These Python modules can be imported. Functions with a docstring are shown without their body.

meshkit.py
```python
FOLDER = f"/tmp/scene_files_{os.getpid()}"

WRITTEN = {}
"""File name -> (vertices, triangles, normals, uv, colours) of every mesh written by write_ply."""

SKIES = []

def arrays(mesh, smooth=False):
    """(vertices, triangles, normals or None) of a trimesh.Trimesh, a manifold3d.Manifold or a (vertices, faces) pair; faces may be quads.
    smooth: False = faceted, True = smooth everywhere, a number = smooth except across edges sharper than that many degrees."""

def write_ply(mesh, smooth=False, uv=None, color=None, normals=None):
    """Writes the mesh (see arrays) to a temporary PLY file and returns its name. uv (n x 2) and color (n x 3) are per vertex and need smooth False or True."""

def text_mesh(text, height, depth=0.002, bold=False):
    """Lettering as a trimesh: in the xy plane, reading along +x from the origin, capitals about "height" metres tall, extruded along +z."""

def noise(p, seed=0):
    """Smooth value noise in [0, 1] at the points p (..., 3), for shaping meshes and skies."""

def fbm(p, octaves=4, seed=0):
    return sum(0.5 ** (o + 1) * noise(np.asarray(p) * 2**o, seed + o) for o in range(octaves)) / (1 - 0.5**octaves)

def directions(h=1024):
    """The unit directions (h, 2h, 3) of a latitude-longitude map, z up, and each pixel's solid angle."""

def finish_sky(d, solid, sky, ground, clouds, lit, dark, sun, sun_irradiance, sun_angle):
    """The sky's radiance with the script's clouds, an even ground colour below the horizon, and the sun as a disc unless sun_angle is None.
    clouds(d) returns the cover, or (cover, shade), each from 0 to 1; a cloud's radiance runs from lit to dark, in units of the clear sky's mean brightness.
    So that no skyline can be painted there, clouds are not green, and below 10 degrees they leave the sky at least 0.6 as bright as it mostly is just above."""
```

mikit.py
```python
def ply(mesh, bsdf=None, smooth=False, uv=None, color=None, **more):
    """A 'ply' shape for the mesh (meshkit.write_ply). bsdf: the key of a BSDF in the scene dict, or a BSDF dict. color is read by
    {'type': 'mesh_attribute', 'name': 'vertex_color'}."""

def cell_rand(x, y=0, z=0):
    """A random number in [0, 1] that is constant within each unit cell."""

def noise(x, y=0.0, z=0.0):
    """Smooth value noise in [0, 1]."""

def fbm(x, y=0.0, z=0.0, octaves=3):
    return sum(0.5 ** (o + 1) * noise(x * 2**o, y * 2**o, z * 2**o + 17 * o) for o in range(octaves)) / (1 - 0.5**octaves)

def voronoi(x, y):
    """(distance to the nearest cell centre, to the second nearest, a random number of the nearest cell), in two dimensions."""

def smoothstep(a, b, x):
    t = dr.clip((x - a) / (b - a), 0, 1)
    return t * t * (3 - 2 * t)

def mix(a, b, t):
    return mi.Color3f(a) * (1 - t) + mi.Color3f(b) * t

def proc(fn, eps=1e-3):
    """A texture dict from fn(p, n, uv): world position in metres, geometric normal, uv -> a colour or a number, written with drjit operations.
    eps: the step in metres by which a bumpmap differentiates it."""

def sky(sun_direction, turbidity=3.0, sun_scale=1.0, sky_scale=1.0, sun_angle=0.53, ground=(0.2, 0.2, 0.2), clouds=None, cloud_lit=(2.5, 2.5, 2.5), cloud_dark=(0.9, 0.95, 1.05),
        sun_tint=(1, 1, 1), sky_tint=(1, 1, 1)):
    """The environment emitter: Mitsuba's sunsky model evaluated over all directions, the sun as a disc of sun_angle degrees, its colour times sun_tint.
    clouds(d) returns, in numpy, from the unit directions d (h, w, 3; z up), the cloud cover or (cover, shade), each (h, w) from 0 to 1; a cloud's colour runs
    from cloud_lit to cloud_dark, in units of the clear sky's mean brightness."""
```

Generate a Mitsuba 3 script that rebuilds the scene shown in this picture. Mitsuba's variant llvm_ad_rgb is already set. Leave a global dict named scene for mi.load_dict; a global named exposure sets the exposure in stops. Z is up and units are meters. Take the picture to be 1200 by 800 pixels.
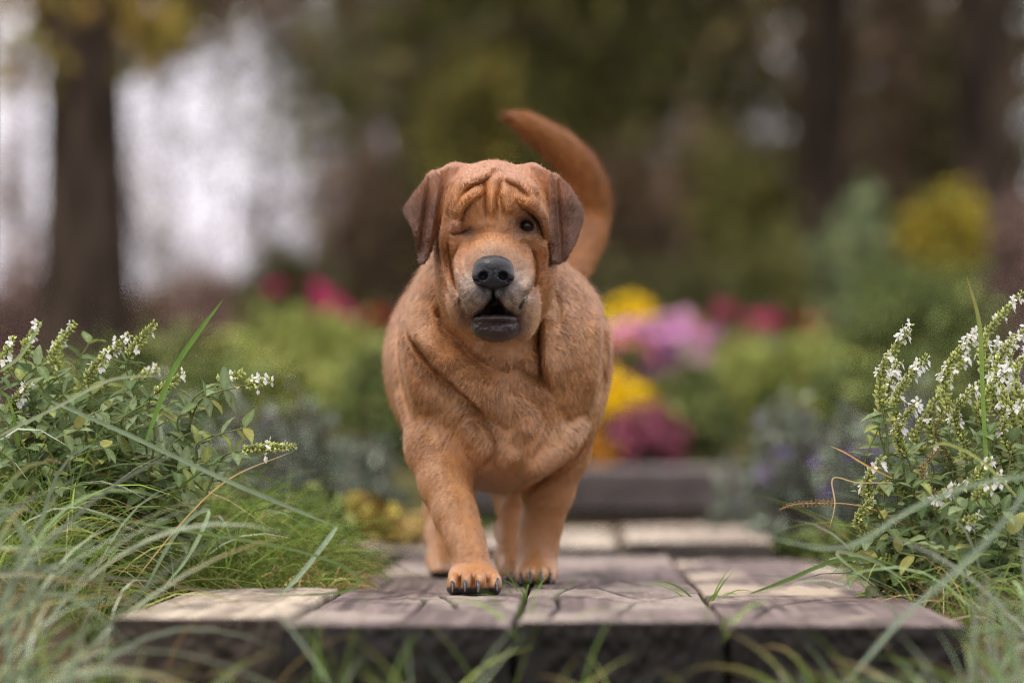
import math, numpy as np, trimesh, drjit as dr, mitsuba as mi, mikit, meshkit
from mikit import ply
from mitsuba import ScalarTransform4f as T

# ------------------------------------------------------------------ camera, sky, exposure
CAM_Z, F, HORIZON, PX0 = 0.185, 4490.0, 538.0, 600.0
exposure = 1.95
scene, labels = {}, {}
_tilt = math.atan((HORIZON - 400.0) / F)
scene['camera'] = {
    'type': 'thinlens', 'fov': math.degrees(2 * math.atan(600.0 / F)), 'fov_axis': 'x',
    'aperture_radius': 0.031, 'focus_distance': 5.17, 'near_clip': 0.05, 'far_clip': 400.0,
    'to_world': T().look_at(origin=[0, 0, CAM_Z], target=[0, math.cos(_tilt), CAM_Z + math.sin(_tilt)], up=[0, 0, 1])}


def cloud_cover(d):
    n = meshkit.fbm(np.asarray(d) * 3.0, 4, 5)
    return np.ones(n.shape), np.clip(0.95 - 0.95 * np.clip(d[..., 2], 0, 1) ** 0.8 + (n - 0.5) * 0.35, 0, 1)    # an overcast sky, brightest overhead


scene['sky'] = mikit.sky([-0.36, -0.22, 0.90], turbidity=4, sun_scale=0.30, sun_angle=22, clouds=cloud_cover,
                         cloud_lit=(5.2, 5.1, 5.15), cloud_dark=(2.68, 2.48, 2.72), ground=(0.12, 0.12, 0.08))


def at(px, py, y):
    """The point at distance y that the photograph shows at pixel (px, py) of its 1200 x 800."""
    return np.array([(px - PX0) / F * y, y, CAM_Z + (HORIZON - py) / F * y])


def vcol(rough=0.7, spec=0.3, **more):
    return {'type': 'twosided', 'bsdf': {'type': 'principled', 'base_color': {'type': 'mesh_attribute', 'name': 'vertex_color'},
                                          'roughness': rough, 'specular': spec, **more}}


scene['mat_fur'] = vcol(0.45, 0.45)
scene['mat_matte'] = vcol(0.8, 0.25)
scene['mat_leaf'] = {'type': 'principledthin', 'base_color': {'type': 'mesh_attribute', 'name': 'vertex_color'}, 'roughness': 0.40,
                     'diff_trans': 0.5, 'spec_trans': 0.0, 'eta': 1.4}
scene['mat_lip'] = vcol(0.42, 0.5)
scene['mat_nose'] = vcol(0.36, 0.45)
scene['mat_far_leaf'] = {'type': 'twosided', 'bsdf': {'type': 'diffuse', 'reflectance': {'type': 'mesh_attribute', 'name': 'vertex_color'}}}
scene['mat_eye'] = vcol(0.06, 0.35)
scene['mat_claw'] = vcol(0.28, 0.5)
used = {}


def key(name):
    n = used.get(name, 0)
    used[name] = n + 1
    return name if n == 0 else f'{name}_{n:03d}'


def add(name, shape, parent=None, label=None, cat=None, group=None, kind=None):
    k = key(parent + '__' + name if parent else name)
    scene[k] = shape
    tag(k, label, cat, group, kind)
    return k


def tag(k, label=None, cat=None, group=None, kind=None):
    e = {a: b for a, b in (('label', label), ('category', cat), ('group', group), ('kind', kind)) if b}
    if e:
        labels.setdefault(k, {}).update(e)


def thing(name, label, cat, group=None):
    k = key(name)
    tag(k, label, cat, group)
    return k


def sstep(a, b, x):
    t = np.clip((x - a) / (b - a), 0, 1)
    return t * t * (3 - 2 * t)


def poly_dist(x, z, pts):
    """Distance from the points (x, z) to the polyline and the place along it, 0 to 1."""
    best, where = np.full(np.broadcast(x, z).shape, 9.0), np.zeros(np.broadcast(x, z).shape)
    pts = np.asarray(pts, float)
    seg = np.linalg.norm(np.diff(pts, axis=0), axis=1)
    run = np.concatenate([[0], np.cumsum(seg)]) / seg.sum()
    for i, (a, b) in enumerate(zip(pts[:-1], pts[1:])):
        v = b - a
        t = np.clip(((x - a[0]) * v[0] + (z - a[1]) * v[1]) / max(v @ v, 1e-12), 0, 1)
        d = np.hypot(x - a[0] - t * v[0], z - a[1] - t * v[1])
        near = d < best
        best, where = np.where(near, d, best), np.where(near, run[i] + t * (run[i + 1] - run[i]), where)
    return best, where


def curve(pts, n=5):
    """A Catmull-Rom curve through the points."""
    p = np.asarray(pts, float)
    p = np.vstack([2 * p[0] - p[1], p, 2 * p[-1] - p[-2]])
    out = []
    for i in range(1, len(p) - 2):
        for t in np.linspace(0, 1, n, endpoint=False):
            a, b, c, d = p[i - 1:i + 3]
            out.append(0.5 * (2 * b + (c - a) * t + (2 * a - 5 * b + 4 * c - d) * t * t + (3 * b - a - 3 * c + d) * t ** 3))
    return np.array(out + [p[-2]])

# ================================================================== the ground, the wooden path, the timber step
def path_x(y):
    return 0.01915 * (y - 4.59)


def gz(x, y):
    x, y = np.asarray(x, float), np.asarray(y, float)
    z = -0.18 + 0.175 * sstep(4.25, 5.2, y)
    z = z + 0.13 * np.exp(-((x + 0.66) / 0.28) ** 2 - ((y - 5.5) / 0.75) ** 2) * np.where(x > -0.52, sstep(5.40, 5.85, y), 1 - sstep(-0.62, -0.52, x) * (1 - sstep(5.40, 5.85, y))) + 0.05 * np.exp(-((x - 0.72) / 0.2) ** 2 - ((y - 5.4) / 0.6) ** 2)
    under = sstep(0.56, 0.47, np.abs(x - path_x(y))) * sstep(9.9, 9.6, y) * np.where((x < -0.24) & (y > 5.35), 0.0, 1.0)
    z = z * (1 - under) + under * -0.19
    z = z + 0.15 * sstep(10.15, 10.5, y) + 0.016 * np.maximum(y - 11, 0) + 0.02 * (meshkit.fbm(np.stack([x * 1.5, y * 1.5, 0 * x], -1), 3, 2) - 0.5) * sstep(0.5, 1.2, np.abs(x) + np.maximum(y - 9, 0))
    return z


def soil(p, n, uv):
    a = mikit.fbm(p.x * 1.7, p.y * 1.7, 0, 4)
    b = mikit.noise(p.x * 60, p.y * 60, p.z * 60)
    c = mikit.mix([0.060, 0.045, 0.030], [0.115, 0.085, 0.050], b)
    green = mikit.mix([0.05, 0.07, 0.022], [0.10, 0.11, 0.035], b)
    return c + (green - c) * mikit.smoothstep(0.42, 0.58, a)


scene['mat_soil'] = {'type': 'twosided', 'bsdf': {'type': 'diffuse', 'reflectance': mikit.proc(soil)}}
gx = np.concatenate([-np.geomspace(1.3, 70, 40)[::-1], np.linspace(-1.25, 1.25, 101), np.geomspace(1.3, 70, 40)])
gy = np.concatenate([np.linspace(-12, 3, 12), np.linspace(3.1, 11.5, 169), np.geomspace(11.6, 150, 60)])
GX, GY = np.meshgrid(gx, gy, indexing='ij')
gi = np.arange(GX.size).reshape(GX.shape)
quads = np.stack([gi[:-1, :-1], gi[1:, :-1], gi[1:, 1:], gi[:-1, 1:]], -1).reshape(-1, 4)
add('ground', ply((np.stack([GX, GY, gz(GX, GY)], -1).reshape(-1, 3), quads), 'mat_soil', True), kind='structure', label='brown garden soil with patches of low green growth')

scene['mat_wood'] = vcol(0.75, 0.25)


def beam(x0, x1, z0, z1, y0, y1, ny, seed, colour, end_colour, cracks=(), along='y', rough=1.0, shear=0.01915, nt=90):
    """A weathered sawn timber lying along y (or x), worn round at its edges, grain and checks cut into it."""
    r, w, h = 0.007, x1 - x0, z1 - z0
    rng = np.random.default_rng(seed)
    sec = [(x0 + r + (w - 2 * r) * t, z1) for t in np.linspace(0, 1, nt)]
    sec += [(x1 - r + r * math.sin(a), z1 - r + r * math.cos(a)) for a in np.linspace(0.3, 1.57, 5)]
    sec += [(x1, z) for z in np.linspace(z1 - r - 0.01, z0, 14)]
    sec += [(x, z0) for x in np.linspace(x1, x0, 6)[1:]]
    sec += [(x0, z) for z in np.linspace(z0, z1 - r - 0.01, 14)[1:]]
    sec += [(x0 + r - r * math.cos(a), z1 - r + r * math.sin(a)) for a in np.linspace(0.0, 1.3, 5)]
    sec = np.array(sec)
    ys = np.linspace(y0, y1, ny)
    mid = np.array([(x0 + x1) / 2, (z0 + z1) / 2])
    rings = [(ys[0], s) for s in np.concatenate([[0.02], np.linspace(0.1, 0.985, 26)])] + [(y, 1.0) for y in ys] + [(ys[-1], s) for s in (0.97, 0.8, 0.5, 0.02)]
    V = np.array([[(mid[0] + (a - mid[0]) * s, y + (0.004 if s < 0.99 and y == ys[-1] else -0.004 if s < 0.99 else 0), mid[1] + (b - mid[1]) * s) for a, b in sec] for y, s in rings])
    n0 = V.shape[1]
    P = V.reshape(-1, 3).copy()
    flat = np.repeat([s for _, s in rings], n0)
    off = np.array([seed * 3.1, seed * 7.7, 0])
    grain = meshkit.fbm(P * [70, 3.0, 70] + off, 3, seed) - 0.5
    broad = meshkit.fbm(P * [9, 2.5, 9] + off, 3, seed + 1) - 0.5
    on_end = flat < 0.99
    top = (P[:, 2] > z1 - 0.004) & ~on_end
    dz = 0.0040 * rough * grain + 0.007 * rough * broad
    cut = np.zeros(len(P))
    for pts, depth, half in cracks:
        d, t = poly_dist(P[:, 0], P[:, 1], np.asarray(pts, float))
        cut = np.maximum(cut, depth * np.exp(-(d / half) ** 2) * top)
    inward = np.stack([mid[0] - P[:, 0], 0 * P[:, 0], mid[1] - P[:, 2]], -1)
    inward[:, 0] *= np.abs(P[:, 0] - mid[0]) > w / 2 - r
    inward[:, 2] *= np.abs(P[:, 2] - mid[1]) > h / 2 - r
    inward /= np.maximum(np.linalg.norm(inward, axis=1, keepdims=True), 1e-9)
    Q = P + inward * (dz + cut)[:, None] * (~on_end)[:, None]
    edge = sstep(0.03, 0.0, P[:, 1] - y0) * top
    Q[:, 2] -= edge * (0.001 + 0.013 * meshkit.fbm(P * [30, 1, 1] + off, 3, 3))
    endn = 0.45 * (meshkit.fbm(P * [150, 1, 70] + off, 4, seed + 5) - 0.5) + 0.5 * (meshkit.fbm(P * [18, 1, 30] + off, 3, seed + 6) - 0.5)
    Q[:, 1] += np.where(flat < 1.001, endn * 0.030 * (np.abs(P[:, 1] - y0) < 0.01), 0)
    f = []
    i = np.arange(len(rings) - 1)[:, None] * n0 + np.arange(n0)[None]
    j = np.arange(len(rings) - 1)[:, None] * n0 + (np.arange(n0) + 1)[None] % n0
    f = np.stack([i, j, j + n0, i + n0], -1).reshape(-1, 4)[:, ::-1]
    streak = meshkit.fbm(P * [90, 2.2, 90] + off, 3, seed + 9)[:, None]
    patch = meshkit.fbm(P * [7, 3, 7] + off, 4, seed + 11)[:, None]
    spots = meshkit.noise(P * [260, 160, 260], seed + 2)[:, None]
    c0, c1, c2 = (np.asarray(c) for c in colour)
    c = c0 + (c1 - c0) * np.clip(streak * 2.6 - 0.8, 0, 1)
    c = c + (c2 - c) * sstep(0.48, 0.66, patch)
    c = c * (0.72 + 0.56 * spots)
    dark = meshkit.fbm(P * [16, 7, 16] + off, 4, seed + 21)[:, None]
    c = c * (1 - 0.45 * sstep(0.56, 0.72, dark))                 # weather stains
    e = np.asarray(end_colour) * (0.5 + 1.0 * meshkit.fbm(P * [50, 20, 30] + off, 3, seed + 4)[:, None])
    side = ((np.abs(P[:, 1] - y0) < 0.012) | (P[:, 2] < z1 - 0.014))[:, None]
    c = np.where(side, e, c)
    c = c * (1 - 0.7 * sstep(0.001, 0.006, cut))[:, None]      # dirt packed in the checks
    if along == 'x':
        Q = Q[:, [1, 0, 2]]
        f = f[:, ::-1]
    else:
        Q[:, 0] += shear * (Q[:, 1] - 4.59)
    return ply((Q, f), 'mat_wood', True, color=np.clip(c, 0.004, 0.9))


MAUVE = ([0.080, 0.060, 0.058], [0.158, 0.121, 0.116], [0.205, 0.170, 0.149])
PALE = ([0.330, 0.275, 0.215], [0.460, 0.395, 0.310], [0.250, 0.200, 0.160])
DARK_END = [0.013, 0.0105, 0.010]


def pxy(px, py):
    y = F * CAM_Z / (py - HORIZON)
    x = (px - PX0) / F * y
    return (x - 0.01915 * (y - 4.59), y)


labels['path'] = {'kind': 'structure', 'label': 'garden path of weathered wooden sleepers laid lengthways'}
crack_mid = [([pxy(640, 728), pxy(655, 712), pxy(652, 700), pxy(690, 682)], 0.009, 0.0030), ([pxy(720, 726), pxy(742, 708), pxy(800, 700)], 0.008, 0.0026), ([pxy(620, 688), pxy(640, 694), pxy(690, 690), pxy(730, 700), pxy(772, 708)], 0.010, 0.0028), ([pxy(680, 672), pxy(720, 682), pxy(760, 690)], 0.008, 0.0026), ([pxy(700, 704), pxy(780, 712), pxy(830, 714)], 0.007, 0.0022), ([pxy(690, 660), pxy(740, 664)], 0.006, 0.0024)]
crack_l = [([pxy(470, 728), pxy(492, 710), pxy(500, 700), pxy(560, 702)], 0.009, 0.0030), ([pxy(519, 696), pxy(523, 701), pxy(532, 706), pxy(536, 713)], 0.012, 0.0030), ([pxy(440, 700), pxy(500, 690)], 0.006, 0.0024), ([pxy(470, 715), pxy(560, 710)], 0.005, 0.0022)]
crack_r = [([pxy(880, 724), pxy(905, 708), pxy(960, 700)], 0.009, 0.0030), ([pxy(860, 676), pxy(930, 682)], 0.007, 0.0030), ([pxy(925, 703), pxy(960, 704), pxy(1000, 702)], 0.012, 0.0035), ([pxy(850, 690), pxy(900, 692)], 0.006, 0.0024)]
add('plank', beam(-0.455, -0.258, -0.165, 0.004, 4.40, 5.42, 170, 3, ([0.20, 0.165, 0.130], [0.37, 0.315, 0.25], [0.18, 0.145, 0.115]), [0.050, 0.038, 0.030], [([pxy(215, 712), pxy(290, 706), pxy(345, 709)], 0.008, 0.0026), ([pxy(300, 697), pxy(370, 695), pxy(400, 698)], 0.007, 0.0024), ([pxy(240, 700), pxy(270, 694)], 0.006, 0.0022)]), 'path', 'pale short sleeper at the left end')
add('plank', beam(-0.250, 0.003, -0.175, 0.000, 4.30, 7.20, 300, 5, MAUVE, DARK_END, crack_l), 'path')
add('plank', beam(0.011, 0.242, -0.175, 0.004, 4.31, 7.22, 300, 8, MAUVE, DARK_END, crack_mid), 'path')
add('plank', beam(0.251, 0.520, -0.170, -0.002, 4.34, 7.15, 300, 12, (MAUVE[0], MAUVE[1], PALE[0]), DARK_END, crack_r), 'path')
for x0, x1, z, s in ((-0.46, -0.16, 0.012, 21), (-0.14, 0.15, 0.018, 22), (0.17, 0.47, 0.026, 23)):
    add('plank', beam(x0, x1, -0.14, z, 7.32 + 0.1 * (s - 22), 9.35, 90, s, ([0.20, 0.165, 0.135], [0.34, 0.29, 0.235], [0.17, 0.135, 0.115]), [0.07, 0.058, 0.05], rough=2.6, nt=50), 'path')
st = thing('timber_step', 'long grey timber step lying across the path behind the dog', 'step')
add('beam', beam(10.20, 10.42, 0.045, 0.165, -0.20, 0.66, 90, 31, ([0.16, 0.135, 0.135], [0.24, 0.21, 0.21], [0.13, 0.11, 0.11]), [0.075, 0.062, 0.06], along='x', rough=2.0, nt=40), st)
for x in (-0.1, 0.5):
    add('support', ply(trimesh.creation.box((0.12, 0.16, 0.24)).apply_translation((x, 10.32, -0.077)), 'mat_soil'), st)

# ================================================================== the dog
# ---- signed distance fields on rectilinear grids, meshed by surface nets
class Grid:
    def __init__(self, xs, ys, zs):
        self.ax = [np.asarray(a, np.float32) for a in (xs, ys, zs)]
        self.new()

    def new(self):
        self.f = np.full([len(a) for a in self.ax], 0.5, np.float32)
        return self

    def box(self, lo, hi):
        s = tuple(slice(max(int(np.searchsorted(a, l)) - 1, 0), int(np.searchsorted(a, h)) + 1) for a, l, h in zip(self.ax, lo, hi))
        X, Y, Z = (a[t] for a, t in zip(self.ax, s))
        return s, X[:, None, None], Y[None, :, None], Z[None, None, :]

    def merge(self, s, d, k, op='add'):
        a = self.f[s]
        if op == 'add':
            h = np.maximum(k - np.abs(a - d), 0) / k
            self.f[s] = np.minimum(a, d) - h * h * k / 4
        else:
            d = -d
            h = np.maximum(k - np.abs(a - d), 0) / k
            self.f[s] = np.maximum(a, d) + h * h * k / 4

    def ell(self, c, r, k=0.02, op='add', rot=None):
        m = (max(r) if rot is not None else np.asarray(r)) + k + 0.015
        s, X, Y, Z = self.box(c - m, c + m)
        X, Y, Z = X - c[0], Y - c[1], Z - c[2]
        if rot is not None:  # turned by rot degrees in the upright plane across the view
            ca, sa = math.cos(math.radians(rot)), math.sin(math.radians(rot))
            X, Z = X * ca + Z * sa, -X * sa + Z * ca
        k0 = np.sqrt((X / r[0]) ** 2 + (Y / r[1]) ** 2 + (Z / r[2]) ** 2)
        k1 = np.sqrt((X / r[0] ** 2) ** 2 + (Y / r[1] ** 2) ** 2 + (Z / r[2] ** 2) ** 2)
        self.merge(s, k0 * (k0 - 1) / np.maximum(k1, 1e-6), k, op)

    def cap(self, a, b, ra, rb, k=0.02, op='add'):
        m = max(ra, rb) + k + 0.015
        s, X, Y, Z = self.box(np.minimum(a, b) - m, np.maximum(a, b) + m)
        v = b - a
        t = np.clip(((X - a[0]) * v[0] + (Y - a[1]) * v[1] + (Z - a[2]) * v[2]) / (v @ v), 0, 1)
        d = np.sqrt((X - a[0] - t * v[0]) ** 2 + (Y - a[1] - t * v[1]) ** 2 + (Z - a[2] - t * v[2]) ** 2) - (ra + (rb - ra) * t)
        self.merge(s, d, k, op)

    def chain(self, pts, k=0.02):
        for (a, ra), (b, rb) in zip(pts[:-1], pts[1:]):
            self.cap(np.asarray(a), np.asarray(b), ra, rb, k)

    def mesh(self):
        f, n = self.f, self.f.shape
        inside = f < 0
        cnt = np.zeros([m - 1 for m in n], np.int8)
        for c in np.ndindex(2, 2, 2):
            cnt += inside[c[0]:n[0] - 1 + c[0], c[1]:n[1] - 1 + c[1], c[2]:n[2] - 1 + c[2]]
        act = np.argwhere((cnt > 0) & (cnt < 8))
        idx = np.full(cnt.shape, -1, np.int32)
        idx[tuple(act.T)] = np.arange(len(act))
        acc, num = np.zeros((len(act), 3)), np.zeros(len(act))
        corners = list(np.ndindex(2, 2, 2))
        vals = {c: f[tuple((act + c).T)] for c in corners}
        pos = {c: np.stack([self.ax[j][act[:, j] + c[j]] for j in range(3)], 1).astype(float) for c in corners}
        for c in corners:
            for j in range(3):
                if c[j] == 0:
                    e = tuple(1 if i == j else c[i] for i in range(3))
                    a, b = vals[c], vals[e]
                    x = (a < 0) != (b < 0)
                    t = np.where(x, a / np.where(x, a - b, 1), 0)[:, None]
                    acc += np.where(x[:, None], pos[c] + t * (pos[e] - pos[c]), 0)
                    num += x
        v = acc / num[:, None]
        faces = []
        for j in range(3):
            lo = [slice(1, m - 1) for m in n]
            hi = list(lo)
            lo[j], hi[j] = slice(0, n[j] - 1), slice(1, n[j])
            A, B = inside[tuple(lo)], inside[tuple(hi)]
            e = np.argwhere(A != B)
            flip = A[tuple(e.T)]
            e = e + [0 if i == j else 1 for i in range(3)]
            u, w = [i for i in range(3) if i != j]
            q = []
            for du, dw in ((0, 0), (1, 0), (1, 1), (0, 1)):
                o = e.copy()
                o[:, u] -= du
                o[:, w] -= dw
                q.append(idx[tuple(o.T)])
            q = np.stack(q, 1)
            if j == 1:
                flip = ~flip
            q[~flip] = q[~flip][:, ::-1]
            faces.append(q)
        q = np.vstack(faces)
        return v, np.vstack([q[:, [0, 1, 2]], q[:, [0, 2, 3]]])


def axis(*parts):
    """(start, end, step), ... joined."""
    return np.concatenate([np.arange(a, b - 1e-9, s) for a, b, s in parts])


def vertex_normals(v, f):
    n, fn = np.zeros_like(v), np.cross(v[f[:, 1]] - v[f[:, 0]], v[f[:, 2]] - v[f[:, 0]])
    for k in range(3):
        for c in range(3):
            n[:, c] += np.bincount(f[:, k], fn[:, c], len(v))
    return n / np.maximum(np.linalg.norm(n, axis=1, keepdims=True), 1e-12)


def smooth_mesh(v, f, rounds=2, lam=0.5):
    e = np.vstack([f[:, [0, 1]], f[:, [1, 2]], f[:, [2, 0]]])
    e = np.vstack([e, e[:, ::-1]])
    deg = np.bincount(e[:, 0], minlength=len(v))[:, None]
    for i in range(rounds * 2):
        s = np.stack([np.bincount(e[:, 0], v[e[:, 1], c], len(v)) for c in range(3)], 1) / np.maximum(deg, 1)
        v = v + (s - v) * (lam if i % 2 == 0 else -lam * 1.04)
    return v


def poly_sd(x, z, pts):
    """Signed distance to a closed outline, negative inside."""
    pts = np.asarray(pts, float)
    d, _ = poly_dist(x, z, np.vstack([pts, pts[:1]]))
    inside = np.zeros(d.shape, bool)
    for a, b in zip(pts, np.roll(pts, -1, 0)):
        cross = ((a[1] > z) != (b[1] > z)) & (x < (b[0] - a[0]) * (z - a[1]) / (b[1] - a[1] + 1e-12) + a[0])
        inside ^= cross
    return np.where(inside, -d, d)


# the dog's own plan: (column, row) of a 1.158 mm front elevation of the head and a 1.19 mm one of the body
UH, UB = 5.2 / F, 5.36 / F


def hd(c, r, y):
    return np.array([(c - PX0) * UH, y, CAM_Z + (HORIZON - r) * UH])


def hr(rx, ry, rz):
    return np.array([rx * UH, ry, rz * UH])


def plan(pts, u):
    p = np.asarray(pts, float)
    return np.stack([(p[:, 0] - PX0) * u, CAM_Z + (HORIZON - p[:, 1]) * u], 1)


def poly_side(x, z, pts):
    """Signed distance to a polyline, positive on the left of its direction, and the place along it."""
    d, t = poly_dist(x, z, pts)
    best, side = np.full(d.shape, 9.0), np.ones(d.shape)
    for a, b in zip(pts[:-1], pts[1:]):
        v = b - a
        s = np.clip(((x - a[0]) * v[0] + (z - a[1]) * v[1]) / max(v @ v, 1e-12), 0, 1)
        q = np.hypot(x - a[0] - s * v[0], z - a[1] - s * v[1])
        near = q < best
        best = np.where(near, q, best)
        side = np.where(near, np.sign(v[0] * (z - a[1]) - v[1] * (x - a[0])), side)
    return d * side, t


def relief(X, Z, lines, u):
    """Skin folds as a height map over the front elevation: (points, height in mm, half width in columns, flank share or the side, 'l' or 'r', on
    which a roll of skin overhangs the line)."""
    h = np.zeros(np.broadcast(X, Z).shape)
    for pts, amp, w, flank in lines:
        c = curve(plan(pts, u))
        m = 5 * w * u
        i = np.where((X[:, 0] > c[:, 0].min() - m) & (X[:, 0] < c[:, 0].max() + m))[0]
        j = np.where((Z[0] > c[:, 1].min() - m) & (Z[0] < c[:, 1].max() + m))[0]
        if not len(i) or not len(j):
            continue
        s = (slice(i[0], i[-1] + 1), slice(j[0], j[-1] + 1))
        w_ = w * u
        if isinstance(flank, str):
            d, t = poly_side(X[s[0]], Z[:, s[1]], c)
            d = d if flank == 'l' else -d
            taper = sstep(0, 0.3, t) * sstep(1, 0.7, t)
            roll = sstep(-0.5 * w_, 0.9 * w_, d) * np.exp(-(np.maximum(d - 0.9 * w_, 0) / (2.6 * w_)) ** 2)
            h[s] += amp * 1.35e-3 * taper * (roll - 0.60 * np.exp(-((d + 0.25 * w_) / (0.55 * w_)) ** 2))
            continue
        d, t = poly_dist(X[s[0]], Z[:, s[1]], c)
        taper = sstep(0, 0.25, t) * sstep(1, 0.75, t) * 0.85 + 0.15
        h[s] += amp * (1.1 if amp > 0 else 1.5) * 1e-3 * taper * (np.exp(-(d / w_) ** 2) - flank * np.exp(-(d / (2.3 * w_)) ** 2))
    return h


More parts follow.
